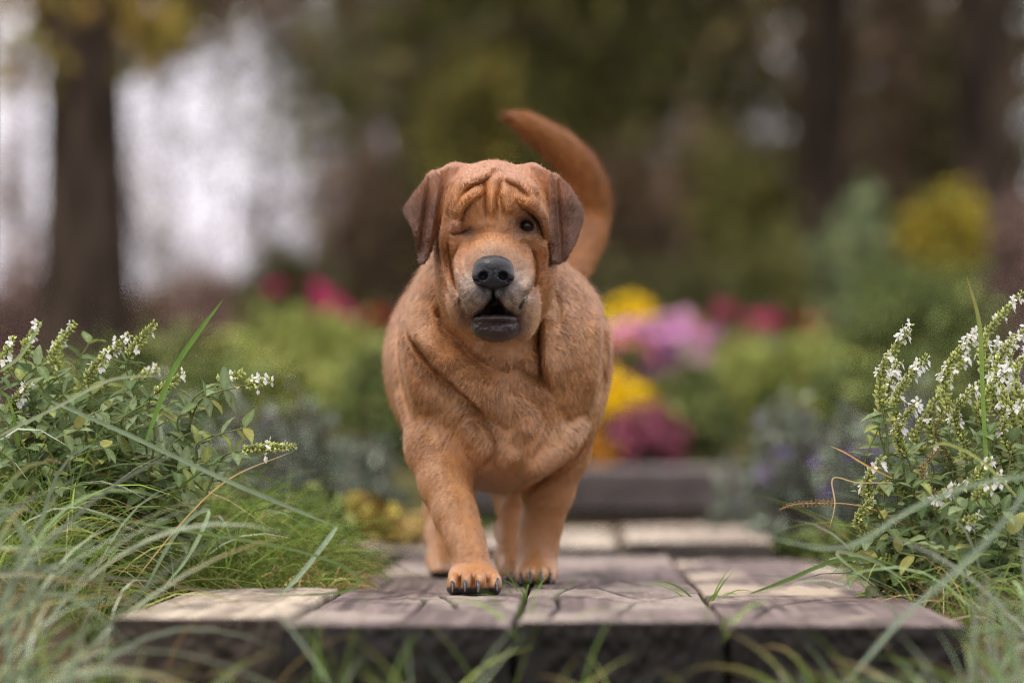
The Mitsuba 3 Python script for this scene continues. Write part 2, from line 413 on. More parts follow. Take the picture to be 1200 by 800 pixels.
HEAD_FOLDS = [
    # rolls of skin that overhang a crease
    ([(571, 224), (567, 230), (555, 239), (546, 247), (541, 258), (540, 268)], 8.5, 3.6, 'r'), ([(598, 236), (604, 240), (612, 245), (621, 250), (630, 258), (636, 272), (637, 290)], 8.0, 3.6, 'l'),
    ([(583, 226), (587, 234), (590, 245), (592, 258)], 4.5, 3.0, 'l'), ([(588, 209), (594, 214), (603, 219), (613, 226), (622, 238)], 5.0, 3.4, 'l'),
    ([(580, 198), (574, 208), (562, 217), (550, 222), (540, 232)], 5.0, 3.4, 'r'), ([(541, 199), (529, 220), (520, 248), (515, 280), (516, 310)], 4.0, 3.0, 'l'),
    ([(553, 198), (542, 208), (534, 230), (529, 256), (528, 272)], 3.6, 2.8, 'l'), ([(620, 198), (631, 214), (640, 230), (644, 250), (645, 280)], 4.2, 3.0, 'r'),
    ([(604, 206), (615, 220), (629, 236), (636, 250)], 3.2, 2.8, 'r'), ([(513, 262), (516, 295), (522, 330), (532, 360)], 4.5, 3.2, 'l'),
    ([(526, 275), (529, 305), (535, 335), (543, 358)], 5.0, 3.2, 'l'), ([(545, 281), (535, 298), (532, 318), (537, 340)], 3.5, 3.4, 'l'),
    ([(612, 284), (624, 298), (628, 318), (622, 342), (612, 358)], 5.0, 3.2, 'r'), ([(634, 272), (642, 292), (640, 318), (630, 345)], 4.0, 3.0, 'r'),
    ([(577, 204), (577, 225), (576, 245), (577, 262)], 4.5, 4.2, 0), ([(530, 268), (540, 266)], 6.5, 6, 0), ([(577, 191), (577, 203)], 3.5, 9, 0), ([(606, 279), (616, 282), (627, 278)], 2.0, 4, 0),
    # creases
    ([(565, 213), (569.5, 226), (568.5, 242), (572, 262)], -6.0, 2.6, 0.25), ([(592, 211), (585, 221), (585, 229), (581, 238), (582.5, 258)], -6.0, 2.6, 0.25),
    ([(566, 217), (555, 220), (543, 231), (536, 246), (535, 262)], -4.5, 2.6, 0.25), ([(528, 274.5), (540, 276), (552, 270)], -8.0, 2.0, 0.25),
    ([(555, 283), (566, 277), (588, 277), (602, 283)], -2.5, 4, 0.2), ([(578.5, 339), (578.5, 352)], -5, 2.0, 0.2), ([(606, 368), (613, 352), (619, 344)], -4.5, 2.6, 0.25), ([(548, 374), (541, 361), (540, 350)], -4.0, 2.6, 0.25),
    ([(552, 340), (551, 352), (553, 362)], -1.5, 2.0, 0.2), ([(562, 345), (561, 356)], -1.5, 2.0, 0.2), ([(596, 345), (597, 358)], -1.5, 2.0, 0.2), ([(605, 340), (607, 352)], -1.5, 2.0, 0.2),
]
BODY_FOLDS = [
    ([(470, 366), (484, 395), (503, 421), (531, 446), (558, 470), (583, 492), (604, 505)], 15, 7.5, 'l'), ([(508, 352), (528, 390), (546, 412), (566, 427), (594, 434)], -9, 8, 0.2),
    ([(606, 420), (620, 434), (640, 444)], 6, 6, 'l'), ([(634, 360), (633, 400), (635, 430), (644, 462)], 13, 7, 'l'),
    ([(584, 462), (606, 465), (624, 474), (632, 488), (627, 508), (608, 526)], 3.0, 9, 'r'), ([(540, 486), (562, 494), (577, 512), (576, 534), (558, 550)], 4.5, 8, 'r'),
    ([(590, 556), (602, 543), (612, 530)], 4, 5, 'l'), ([(600, 580), (626, 566), (652, 550), (676, 531), (700, 490)], 10, 7, 'l'),
    ([(470, 340), (466, 380), (467, 420), (474, 460), (486, 505)], 6, 8, 'l'), ([(520, 470), (505, 490), (512, 520)], -2.5, 9, 0.2),
    ([(705, 345), (709, 390), (706, 440), (696, 480)], 6, 6, 'r'), ([(652, 468), (668, 492), (694, 476)], -3, 8, 0.2),
    ([(492, 372), (512, 405), (540, 434)], 5, 14, 0), ([(600, 495), (640, 515)], 3, 16, 0), ([(556, 400), (580, 420), (606, 424)], 6, 9, 0),
    ([(660, 350), (668, 395), (660, 440)], 5, 15, 0), ([(500, 430), (520, 455), (545, 480)], -3, 14, 0.1), ([(520, 345), (516, 375), (530, 400)], 5, 7, 'l'),
    ([(646, 335), (654, 365), (648, 390)], 6, 7, 'r'),
]

g = Grid(axis((-0.205, -0.165, 0.004), (-0.165, 0.125, 0.002), (0.125, 0.19, 0.003)),
         axis((5.02, 5.36, 0.002), (5.36, 5.42, 0.003), (5.42, 6.42, 0.006)),
         axis((-0.01, 0.07, 0.002), (0.07, 0.32, 0.004), (0.32, 0.62, 0.002), (0.62, 0.80, 0.004)))
# ---- head
g.ell(hd(577, 256, 5.275), hr(69, 0.098, 65), 0.02)            # skull
g.ell(hd(577, 243, 5.225), hr(58, 0.065, 42), 0.03)            # forehead
g.ell(hd(577, 205, 5.30), hr(30, 0.06, 18), 0.03)
g.ell(hd(537, 312, 5.275), hr(28, 0.075, 56), 0.03)            # cheeks
g.ell(hd(627, 310, 5.275), hr(25, 0.075, 52), 0.03)
g.ell(hd(580, 350, 5.30), hr(58, 0.08, 48), 0.03)              # throat
g.cap(hd(577, 275, 5.225), hd(578.5, 312, 5.135), 31 * UH, 29 * UH, 0.02)   # bridge of the nose
g.ell(hd(579, 326, 5.165), hr(40, 0.07, 36), 0.02)             # muzzle
g.ell(hd(558, 347, 5.135), hr(20, 0.050, 24), 0.012)           # flews
g.ell(hd(600, 346, 5.135), hr(19, 0.050, 25), 0.012)
g.ell(hd(617, 366, 5.185), hr(16, 0.050, 33), 0.015, rot=-8)
g.ell(hd(540, 360, 5.19), hr(16, 0.050, 26), 0.02, rot=15)
g.ell(hd(578.5, 349, 5.115), hr(5, 0.020, 5), 0.012)
g.ell(hd(582, 384, 5.175), hr(29, 0.050, 17), 0.012)           # chin
g.ell(hd(556, 240, 5.176), hr(19, 0.022, 14), 0.03)            # brows
g.ell(hd(604, 240, 5.178), hr(22, 0.022, 14), 0.03)
g.ell(hd(578, 264, 5.185), hr(26, 0.025, 18), 0.03)
g.ell(hd(545, 272, 5.195), hr(18, 0.025, 18), 0.03)
g.ell(hd(612, 278, 5.20), hr(20, 0.025, 16), 0.03)
g.ell(hd(617.5, 266, 5.160), hr(11, 0.012, 9), 0.014, 'sub')   # eye sockets
g.ell(hd(541, 274, 5.158), hr(11, 0.009, 6), 0.014, 'sub')
for r_ in (355, 360.5, 366):                                   # open mouth
    w_ = (r_ - 350.5) * 0.62
    g.ell(hd(580, r_ + 2, 5.12), hr(w_, 0.075, 5.5), 0.008, 'sub')
X2, Z2 = g.ax[0][:, None].astype(float), g.ax[2][None, :].astype(float)
H = relief(X2, Z2, HEAD_FOLDS, UH)
m_y = sstep(5.36, 5.27, g.ax[1])[None, :, None]
sl = slice(int(np.searchsorted(g.ax[2], 0.31)), int(np.searchsorted(g.ax[2], 0.62)))
sy = slice(0, int(np.searchsorted(g.ax[1], 5.37)))
g.f[:, sy, sl] -= (H[:, None, sl] * m_y[:, sy]).astype(np.float32)
# eye opening and lids
col_ = g.f[int(np.searchsorted(g.ax[0], hd(617.5, 0, 1)[0])), :, int(np.searchsorted(g.ax[2], hd(0, 265.5, 1)[2]))]
eye_front = float(g.ax[1][np.argmax(col_ < 0)])                # where the skin over the eyeball would lie
g.ell(hd(617.5, 265.5, eye_front), hr(8.8, 0.014, 6.4), 0.005, 'sub', rot=-10)


def ear(outline, y_fn, t=0.0036):
    o = curve(np.vstack([plan(outline, UH)] + [plan(outline[:1], UH)]), 4)[:-1]
    m = 0.02
    s, X, Y, Z = g.box([o[:, 0].min() - m, 5.10, o[:, 1].min() - m], [o[:, 0].max() + m, 5.42, o[:, 1].max() + m])
    x2, z2 = X[:, :, 0].astype(float), Z[0].astype(float)
    d2 = poly_sd(x2, z2, o)[:, None, :]
    ys = y_fn(PX0 + x2 / UH, HORIZON - (z2 - CAM_Z) / UH)[:, None, :]
    slope = 1.25
    dy = np.abs(Y - ys) / slope - t
    r = 0.003
    a, b = d2 + r, dy + r
    d = np.sqrt(np.maximum(a, 0) ** 2 + np.maximum(b, 0) ** 2) + np.minimum(np.maximum(a, b), 0) - r
    g.merge(s, d, 0.006)


# ear at the picture's left: folded outwards, its inner flap edge turned back
ear([(533, 197), (520, 199), (504, 206), (489, 221), (476, 236), (472, 247), (478, 258), (486, 274), (490, 293), (492, 306), (497, 308), (503, 297), (509, 278), (513, 255), (519, 232), (528, 214)],
    lambda c, r: 5.218 + 1.4e-5 * (c - (517 - 0.09 * (r - 200))) ** 2 + 0.010 * sstep(515, 480, c) + 0.012 * sstep(505, 525, c) * sstep(260, 205, r) - 0.014 * np.exp(-((c - (513.5 - 0.15 * (r - 215))) / 4.5) ** 2) + 0.010 * np.exp(-((c - (503 - 0.13 * (r - 215))) / 4.5) ** 2) - 0.006 * np.exp(-((c - (488 - 0.02 * (r - 215))) / 7) ** 2) + 0.008 * sstep(270, 300, r))
g.cap(hd(530, 203, 5.255), hd(512, 209, 5.245), 0.017, 0.012, 0.025)
# ear at the picture's right
ear([(622, 197), (634, 197), (650, 205), (668, 219), (681, 238), (684, 250), (680, 268), (672, 288), (661, 304), (650, 309), (643, 300), (643, 275), (639, 250), (632, 230), (624, 212)],
    lambda c, r: 5.222 + 1.0e-5 * (c - 652) ** 2 + 0.020 * sstep(655, 686, c) + 0.012 * sstep(640, 622, c) - 0.008 * np.exp(-((c - 645 - 0.03 * (r - 230)) / 3.5) ** 2) + 0.008 * np.exp(-((c - 653 - 0.06 * (r - 230)) / 4.5) ** 2) - 0.006 * np.exp(-((c - 668) / 7) ** 2 - ((r - 235) / 18) ** 2))
g.cap(hd(626, 204, 5.255), hd(645, 212, 5.25), 0.017, 0.012, 0.025)
head_f = g.f.copy()

# ---- body
g.new()


def E(c, r, y, rx, ry, rz, k=0.05, rot=None):
    u = y / F
    g.ell(at(c, r, y), np.array([rx * u, ry, rz * u]), k, rot=rot)


def C(*pts, k=0.03):
    g.chain([(at(c, r, y), rad * y / F) for c, r, y, rad in pts], k)


C((578, 318, 5.37, 66), (580, 352, 5.46, 88), (584, 400, 5.58, 108), k=0.04)     # neck
E(588, 452, 5.57, 103, 0.215, 114)                                       # chest
E(590, 525, 5.52, 64, 0.15, 46)                                          # brisket
E(522, 430, 5.53, 54, 0.145, 92, rot=4)                                  # shoulders
E(656, 420, 5.55, 55, 0.14, 96, rot=-4)
E(583, 425, 5.80, 133, 0.33, 138)                                        # barrel
E(588, 430, 6.02, 118, 0.22, 128)                                        # rump
# foreleg at the picture's left, set forward
C((514, 478, 5.50, 42), (514, 525, 5.45, 36), (522, 568, 5.41, 27.5), (534, 603, 5.37, 22.5), (545, 632, 5.34, 19.5), (552, 656, 5.315, 21), k=0.02)
E(555, 674, 5.305, 30, 0.052, 15, 0.015)
for c, r, y in ((532, 683, 5.262), (546.5, 679.5, 5.242), (563, 679.5, 5.242), (580, 683, 5.258)):
    E(c, r, y, 8.4, 0.032, 13.5, 0.0035)
for c, r, y in ((539, 681, 5.235), (554.7, 679, 5.215), (571.8, 681, 5.228)):     # furrows between the toes
    g.ell(at(c, r, y), np.array([1.9 * y / F, 0.030, 11 * y / F]), 0.004, 'sub')
E(555, 690, 5.28, 30, 0.045, 5, 0.008)
# foreleg at the picture's right
C((655, 480, 5.54, 46), (652, 530, 5.57, 36), (643, 575, 5.595, 27), (634, 615, 5.605, 22), (630, 648, 5.60, 20), (629, 664, 5.585, 20), k=0.02)
E(628, 672, 5.57, 24, 0.05, 13, 0.02)
for c, r, y in ((611, 676, 5.545), (622, 674, 5.53), (634, 674, 5.53), (644.5, 676, 5.545)):
    E(c, r, y, 7.2, 0.028, 11.5, 0.0035)
# hind legs
C((618, 520, 6.04, 48), (612, 565, 5.99, 30), (605, 590, 6.02, 20), (600, 622, 5.88, 15.5), (599, 652, 5.77, 15), (600, 668, 5.72, 16), k=0.03)
for c, r, y in ((590, 677, 5.67), (599, 675, 5.655), (608, 675, 5.655)):
    E(c, r, y, 6.3, 0.026, 10, 0.007)
C((540, 520, 6.1, 48), (528, 565, 6.08, 28), (518, 600, 6.2, 18), (516, 630, 6.13, 13.5), (517, 655, 6.06, 13), (517, 665, 6.03, 14), k=0.03)
for c, r, y in ((509, 669, 5.985), (517, 667, 5.975), (525, 669, 5.985)):
    E(c, r, y, 5.6, 0.026, 9, 0.007)
# tail
q_ = curve([(640, 330, 6.17), (672, 298, 6.2), (689, 260, 6.22), (690, 226, 6.2), (676, 195, 6.17), (653, 171, 6.14), (628, 153, 6.11), (610, 143, 6.09), (600, 138, 6.08)], 4)
C(*[(*p, r) for p, r in zip(q_, np.interp(np.linspace(0, 8, len(q_)), range(9), [34, 26, 22, 20.5, 19.5, 17, 13.5, 7.5, 2]))], k=0.006)
H = relief(X2, Z2, BODY_FOLDS, UB) * 1.3
m_y = sstep(5.72, 5.60, g.ax[1])[None, :, None]
sl = slice(int(np.searchsorted(g.ax[2], 0.10)), int(np.searchsorted(g.ax[2], 0.46)))
sy = slice(0, int(np.searchsorted(g.ax[1], 5.73)))
g.f[:, sy, sl] -= (H[:, None, sl] * m_y[:, sy]).astype(np.float32)
a_, k_ = head_f, 0.022
h_ = np.maximum(k_ - np.abs(a_ - g.f), 0) / k_
g.f = np.minimum(a_, g.f) - h_ * h_ * k_ / 4
dog_v, dog_f = g.mesh()
del a_, h_, head_f
g.f = None
lab_ = trimesh.graph.connected_component_labels(np.vstack([dog_f[:, :2], dog_f[:, 1:]]), node_count=len(dog_v))
keep_ = lab_ == np.bincount(lab_).argmax()
new_ = np.cumsum(keep_) - 1
dog_f = new_[dog_f[keep_[dog_f[:, 0]]]]
dog_v = smooth_mesh(dog_v[keep_], dog_f, 2)
dog_n = vertex_normals(dog_v, dog_f)


def blob(p, c, r):
    return np.exp(-(((p - c) / r) ** 2).sum(1))


def coat_colour(p, n):
    """The coat's own colours (linear): red tan, paler below, grey muzzle, brown ears."""
    N = lambda s, seed=0: meshkit.fbm(p * s, 3, seed)[:, None]
    mix = lambda a, b, t: a + (np.asarray(b) - a) * np.clip(t, 0, 1)
    c = np.tile([0.40, 0.205, 0.092], (len(p), 1))
    c = mix(c, [0.34, 0.150, 0.058], sstep(0.35, 0.7, N(9, 3)) * 0.6)
    c = mix(c, [0.47, 0.275, 0.150], sstep(0.45, 0.75, N(14, 8)) * 0.6)
    x, y, z = p.T
    head = sstep(5.42, 5.34, y) * sstep(0.33, 0.37, z)
    c = mix(c, [0.40, 0.188, 0.082], head[:, None])
    c = c * (1 - 0.13 * head[:, None])
    c = mix(c, [0.42, 0.23, 0.16], (head * sstep(0.545, 0.575, z))[:, None] * 0.7)       # crown of the head
    c = mix(c, [0.50, 0.225, 0.075], (blob(p, hd(548, 235, 5.17), [0.02, 0.05, 0.016]) + blob(p, hd(612, 240, 5.17), [0.022, 0.05, 0.014]) + blob(p, hd(577, 235, 5.16), [0.012, 0.05, 0.03]))[:, None] * 0.8)
    c = mix(c, [0.50, 0.29, 0.16], (sstep(0.40, 0.34, z) * head)[:, None] * 0.7)          # jowls, throat
    c = mix(c, [0.56, 0.36, 0.22], blob(p, hd(618, 385, 5.18), [0.018, 0.06, 0.028])[:, None] * 1.2)
    c = mix(c, [0.58, 0.38, 0.25], blob(p, hd(655, 355, 5.45), [0.018, 0.09, 0.022])[:, None] * 0.9)
    c = mix(c, [0.60, 0.42, 0.28], blob(p, at(655, 505, 5.42), [0.020, 0.12, 0.009])[:, None] * 0.6)   # pale chest mark
    c = mix(c, [0.42, 0.245, 0.145], blob(p, hd(579, 295, 5.14), [0.026, 0.06, 0.018])[:, None])      # bridge
    c = mix(c, [0.20, 0.125, 0.085], blob(p, hd(579, 303, 5.10), [0.022, 0.05, 0.011])[:, None] * 0.9)
    c = c * np.array([0.94, 0.85, 0.74])
    gm = blob(p, hd(557, 345, 5.12), [0.026, 0.05, 0.034]) + blob(p, hd(603, 345, 5.12), [0.024, 0.05, 0.034])
    c = mix(c, mix(np.tile([0.33, 0.245, 0.185], (len(p), 1)), [0.13, 0.098, 0.082], sstep(0.42, 0.58, N(230, 4))), gm[:, None] * 1.5)
    c = mix(c, [0.085, 0.075, 0.075], blob(p, hd(578.5, 344, 5.10), [0.025, 0.04, 0.013])[:, None] * 1.7)
    # bare dark skin: lips, mouth, eyelids
    mouth = sstep(0.006, 0.0, np.abs(z - hd(0, 361, 0)[2]) - 0.015) * sstep(0.026, 0.020, np.abs(x - hd(580, 0, 0)[0])) * sstep(5.095, 5.115, y) * sstep(5.30, 5.25, y)
    c = mix(c, [0.020, 0.012, 0.012], mouth[:, None])
    c = mix(c, [0.060, 0.040, 0.040], blob(p, hd(582, 384, 5.13), [0.033, 0.04, 0.020])[:, None] * 2.2)
    c = mix(c, [0.070, 0.042, 0.032], blob(p, hd(617.5, 266, 5.16), [0.0165, 0.04, 0.0130])[:, None] * 1.9)
    c = mix(c, [0.16, 0.075, 0.04], blob(p, hd(617, 268, 5.16), [0.026, 0.04, 0.020])[:, None] * 0.6)
    c = mix(c, [0.07, 0.036, 0.028], blob(p, hd(547, 273, 5.16), [0.011, 0.04, 0.006])[:, None] * 1.3)
    c = mix(c, [0.50, 0.26, 0.17], blob(p, hd(532, 268, 5.17), [0.010, 0.04, 0.008])[:, None])
    # ears
    col, row = PX0 + x / UH, HORIZON - (z - CAM_Z) / UH
    e = sstep(5.29, 5.27, y) * (sstep(519, 513, col + 0.14 * (row - 215)) * sstep(202, 214, row) * sstep(318, 310, row) * sstep(466, 472, col)
                                + sstep(641, 646, col) * sstep(204, 216, row) * sstep(314, 308, row) * (row < 314))
    e = np.clip(e, 0, 1) * sstep(0.42, 0.44, z)
    c = mix(c, mix(np.tile([0.150, 0.068, 0.044], (len(p), 1)), [0.095, 0.044, 0.030], N(40, 12)), e[:, None] * 0.95)
    c = mix(c, [0.33, 0.145, 0.075], (e * sstep(250, 212, row))[:, None] * 0.7)
    # tail, legs, feet
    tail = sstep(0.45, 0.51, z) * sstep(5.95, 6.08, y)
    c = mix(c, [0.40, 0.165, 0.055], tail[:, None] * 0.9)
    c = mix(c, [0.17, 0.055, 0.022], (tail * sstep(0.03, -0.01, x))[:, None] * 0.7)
    leg = sstep(0.22, 0.12, z)
    c = mix(c, [0.38, 0.190, 0.085], leg[:, None] * 0.5)
    c = mix(c, [0.56, 0.36, 0.22], (sstep(0.035, 0.015, z) * sstep(0.4, 0.6, N(60, 20)[:, 0]))[:, None] * 0.6)
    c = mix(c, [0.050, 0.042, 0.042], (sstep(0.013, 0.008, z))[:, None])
    return c


scene_dog = thing('dog', 'big wrinkled tan dog with one closed eye walking forward on the wooden path', 'dog')
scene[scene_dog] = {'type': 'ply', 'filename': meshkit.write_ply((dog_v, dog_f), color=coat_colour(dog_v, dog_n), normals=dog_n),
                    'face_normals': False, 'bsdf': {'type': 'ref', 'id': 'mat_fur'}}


# ---- its coat: short single hairs lying along the skin
def coat(count, seed=4):
    rng = np.random.default_rng(seed)
    tri = dog_v[dog_f]
    area = np.linalg.norm(np.cross(tri[:, 1] - tri[:, 0], tri[:, 2] - tri[:, 0]), axis=1)
    mid = tri.mean(1)
    weight = area * np.where(mid[:, 1] < 5.36, 2.6, np.where(mid[:, 1] < 5.7, 1.3, 0.8))
    pick = np.searchsorted(np.cumsum(weight) / weight.sum(), rng.random(count))
    a, b = rng.random((2, count, 1))
    flip = a + b > 1
    a, b = np.where(flip, 1 - a, a), np.where(flip, 1 - b, b)
    fs = dog_f[pick]
    v, n = dog_v, dog_n
    p = v[fs[:, 0]] * (1 - a - b) + v[fs[:, 1]] * a + v[fs[:, 2]] * b
    n = n[fs[:, 0]] * (1 - a - b) + n[fs[:, 1]] * a + n[fs[:, 2]] * b
    n /= np.linalg.norm(n, axis=1, keepdims=True)
    ok = ((((p - hd(578.5, 324, 5.10)) / [0.027, 0.06, 0.020]) ** 2).sum(1) > 1) & ((((p - hd(582, 386, 5.13)) / [0.031, 0.04, 0.017]) ** 2).sum(1) > 1) \
        & ((((p - hd(617.5, 266, 5.16)) / [0.0145, 0.04, 0.0130]) ** 2).sum(1) > 1) & (p[:, 2] > 0.010) \
        & ((((p - hd(580, 363, 5.14)) / [0.019, 0.06, 0.013]) ** 2).sum(1) > 1)
    p, n = p[ok], n[ok]
    m = len(p)
    y, z = p[:, 1], p[:, 2]
    head = sstep(5.40, 5.32, y) * (z > 0.33)
    tail = sstep(0.46, 0.56, z) * sstep(5.95, 6.08, y)
    leg = sstep(0.24, 0.14, z)
    away = p - hd(578.5, 330, 5.06)
    away /= np.linalg.norm(away, axis=1, keepdims=True)
    flow = away * head[:, None] + np.array([0, 0.55, -0.8]) * (1 - head)[:, None]
    flow = flow + np.array([1, 0, 0]) * (np.sign(p[:, 0]) * 0.35 * (1 - head))[:, None]
    tq = np.array([at(*q) for q in q_])
    it = np.where((y > 5.95) & (z > 0.44))[0]
    near = np.linalg.norm(p[it][:, None] - tq[None], axis=2)
    along = np.gradient(tq, axis=0)[near.argmin(1)]
    along /= np.linalg.norm(along, axis=1, keepdims=True)
    w_t = sstep(0.05, 0.035, near.min(1))[:, None]
    flow[it] = flow[it] * (1 - w_t) + along * w_t
    flow = flow + (meshkit.fbm(p * 22, 2, 31)[:, None] - 0.5) * np.array([1.2, 0, 0.8]) + rng.normal(0, 0.13, (m, 3))
    tan = flow - (flow * n).sum(1, keepdims=True) * n
    tan /= np.maximum(np.linalg.norm(tan, axis=1, keepdims=True), 1e-9)
    length = np.where(head > 0.5, 0.0070, 0.0130) * (1 - 0.40 * leg) * (1 + 0.8 * tail) * rng.uniform(0.6, 1.3, m)
    length *= np.where(z < 0.045, 0.42, 1)
    
    length *= np.where((z < 0.04) | ((head > 0.5) & (np.linalg.norm(p - hd(579, 335, 5.1), axis=1) < 0.06)), 0.7, 1)
    lift = np.where(head > 0.5, 0.15, 0.10) + 0.14 * tail + np.abs(rng.normal(0, 0.05, m))
    stray = rng.random(m) < 0.022                     # a few longer hairs that stand off the coat
    lift = np.where(stray, lift + 0.28, lift)
    length = np.where(stray, length * 1.35, length)
    d = tan * np.cos(lift)[:, None] + n * np.sin(lift)[:, None]
    side = np.cross(n, d)
    side /= np.maximum(np.linalg.norm(side, axis=1, keepdims=True), 1e-9)
    half = (np.where(head > 0.5, 0.00054, 0.00080) * (1 - 0.35 * leg) * rng.uniform(0.7, 1.3, m))[:, None]
    root = p - n * 0.0006
    tri = np.stack([root - side * half, root + side * half, root + d * length[:, None]], 1).reshape(-1, 3)
    col = coat_colour(p, n)
    tuftn = meshkit.noise(np.stack([p[:, 0] * 330, p[:, 1] * 120, p[:, 2] * 120], -1), 41)
    col = col * np.exp((tuftn - 0.5) * 0.40)[:, None] * np.exp(rng.normal(0, 0.31, m) * (1 - 0.2 * leg))[:, None] * rng.uniform(0.94, 1.06, (m, 3))
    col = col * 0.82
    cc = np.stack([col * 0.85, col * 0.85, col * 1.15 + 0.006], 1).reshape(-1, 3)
    nn = n + rng.normal(0, 0.15, (m, 3)) * (1 - 0.5 * leg)[:, None] + (np.stack([tuftn, meshkit.noise(p * 150, 43), meshkit.noise(p * 150, 44)], -1) - 0.5) * (np.where(head > 0.5, 0.22, 0.24) * (1 - 0.6 * leg))[:, None] - d * 0.12
    nn /= np.linalg.norm(nn, axis=1, keepdims=True)
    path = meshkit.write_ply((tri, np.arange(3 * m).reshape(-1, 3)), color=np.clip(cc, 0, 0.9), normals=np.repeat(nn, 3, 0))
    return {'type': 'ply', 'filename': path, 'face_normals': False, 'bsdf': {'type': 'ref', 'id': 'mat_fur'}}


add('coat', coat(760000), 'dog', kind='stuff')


def small(lo, hi, step, fill, colour, mat, name, label=None, rounds=1):
    global g
    g = Grid(*[np.arange(a, b, step) for a, b in zip(lo, hi)])
    fill()
    v, f = g.mesh()
    v = smooth_mesh(v, f, rounds)
    n = vertex_normals(v, f)
    k = add(name, {'type': 'ply', 'filename': meshkit.write_ply((v, f), color=colour(v, n), normals=n), 'face_normals': False,
                   'bsdf': {'type': 'ref', 'id': mat}}, 'dog', label)
    return k


def nose_fill():
    g.ell(hd(578.5, 317, 5.092), hr(22, 0.022, 13), 0.008)
    g.ell(hd(578.5, 329, 5.090), hr(14, 0.020, 14), 0.008)
    g.ell(hd(566, 327, 5.092), hr(12, 0.020, 12.5), 0.006)
    g.ell(hd(591, 327, 5.092), hr(12, 0.020, 12.5), 0.006)
    g.ell(hd(567, 328.5, 5.072), hr(5.6, 0.016, 5.0), 0.003, 'sub', rot=20)
    g.ell(hd(590, 328.5, 5.072), hr(5.6, 0.016, 5.0), 0.003, 'sub', rot=-20)
    g.ell(hd(559, 333, 5.078), hr(5, 0.012, 1.8), 0.003, 'sub', rot=-25)
    g.ell(hd(598, 333, 5.078), hr(5, 0.012, 1.8), 0.003, 'sub', rot=25)
    g.ell(hd(578.5, 339, 5.068), hr(1.2, 0.006, 12), 0.004, 'sub')
    s, X, Y, Z = g.box([-9] * 3, [9] * 3)
    P = np.stack(np.broadcast_arrays(X, Y, Z), -1)
    near = np.abs(g.f) < 0.004
    g.f[near] += ((meshkit.noise(P[near] * 700, 7) - 0.5) * 0.0006).astype(np.float32)


small(hd(550, 345, 5.06), hd(607, 300, 5.12), 0.0008, nose_fill,
      lambda v, n: np.tile([0.016, 0.016, 0.021], (len(v), 1)) * (0.8 + 0.4 * meshkit.noise(v * 500, 5)[:, None]), 'mat_nose', 'nose', 'dark slate nose leather')


def lip_fill():
    g.ell(hd(582, 386, 5.152), hr(28, 0.044, 16), 0.01)
    g.ell(hd(581, 376, 5.140), hr(26, 0.042, 7), 0.008)
    g.ell(hd(580, 368, 5.13), hr(18, 0.026, 3.5), 0.006, 'sub')
    g.ell(hd(583, 384.5, 5.100), hr(16, 0.010, 2.2), 0.007, 'sub')
    s, X, Y, Z = g.box([-9] * 3, [9] * 3)
    P = np.stack(np.broadcast_arrays(X, Y, Z), -1)
    near = np.abs(g.f) < 0.005
    g.f[near] += ((meshkit.fbm(P[near] * 260, 3, 3) - 0.5) * 0.0030).astype(np.float32)


small(hd(545, 407, 5.09), hd(618, 364, 5.20), 0.001, lip_fill,
      lambda v, n: np.tile([0.030, 0.017, 0.019], (len(v), 1)) * (0.7 + 0.6 * meshkit.noise(v * 300, 9)[:, None]) + (meshkit.noise(v * 420, 2)[:, None] > 0.80) * sstep(0.345, 0.338, v[:, 2])[:, None] * 0.10,
      'mat_lip', 'lower_lip', 'wet dark lower lip')

eye_c = hd(617.5, 265.5, eye_front + 0.0125)
s_ = trimesh.creation.icosphere(4, 0.0105)
dv = np.array(s_.vertices) / 0.0105
look = np.array([-0.04, -1, 0.0]) / np.linalg.norm([-0.04, -1, 0.0])
ang = np.degrees(np.arccos(np.clip(dv @ look, -1, 1)))[:, None]
ec = np.where(ang < 17, [0.004, 0.004, 0.005], np.where(ang < 44, [0.022, 0.010, 0.007], [0.03, 0.02, 0.018]))
EYE = (s_, ec)
add('eye', ply((np.array(s_.vertices) + eye_c, s_.faces), 'mat_eye', True, color=ec), 'dog', 'open dark brown eye')


def claw(tip, r, length):
    pts = [np.array([0, 0.008, 0.006]) * length / 0.016, np.zeros(3), np.array([0, -0.007, -0.0075]) * length / 0.016]
    rad = [r, r * 0.95, r * 0.3]
    v, f, m = [], [], 10
    c = curve(pts, 4)
    rr = np.interp(np.linspace(0, 1, len(c)), [0, 0.5, 1], rad)
    for i, (p, q) in enumerate(zip(c, rr)):
        t = c[min(i + 1, len(c) - 1)] - c[max(i - 1, 0)]
        t /= np.linalg.norm(t)
        s = np.array([1.0, 0, 0])
        u = np.cross(s, t)
        for a in np.linspace(0, 2 * math.pi, m, endpoint=False):
            v.append(p + q * (0.8 * math.cos(a) * s + math.sin(a) * u))
    for i in range(len(c) - 1):
        for a in range(m):
            b = (a + 1) % m
            f += [[i * m + a, i * m + b, (i + 1) * m + b], [i * m + a, (i + 1) * m + b, (i + 1) * m + a]]
    v += [c[0], c[-1]]
    n = len(v)
    for a in range(m):
        b = (a + 1) % m
        f += [[n - 2, b, a], [n - 1, (len(c) - 1) * m + a, (len(c) - 1) * m + b]]
    v = np.array(v) + tip
    col = np.where(sstep(0.3, 0.7, meshkit.noise(v * 300, 4))[:, None] > 0.5, [0.06, 0.055, 0.06], [0.035, 0.03, 0.035])
    add('claw', ply((v, np.array(f)), 'mat_claw', True, color=col), 'dog')


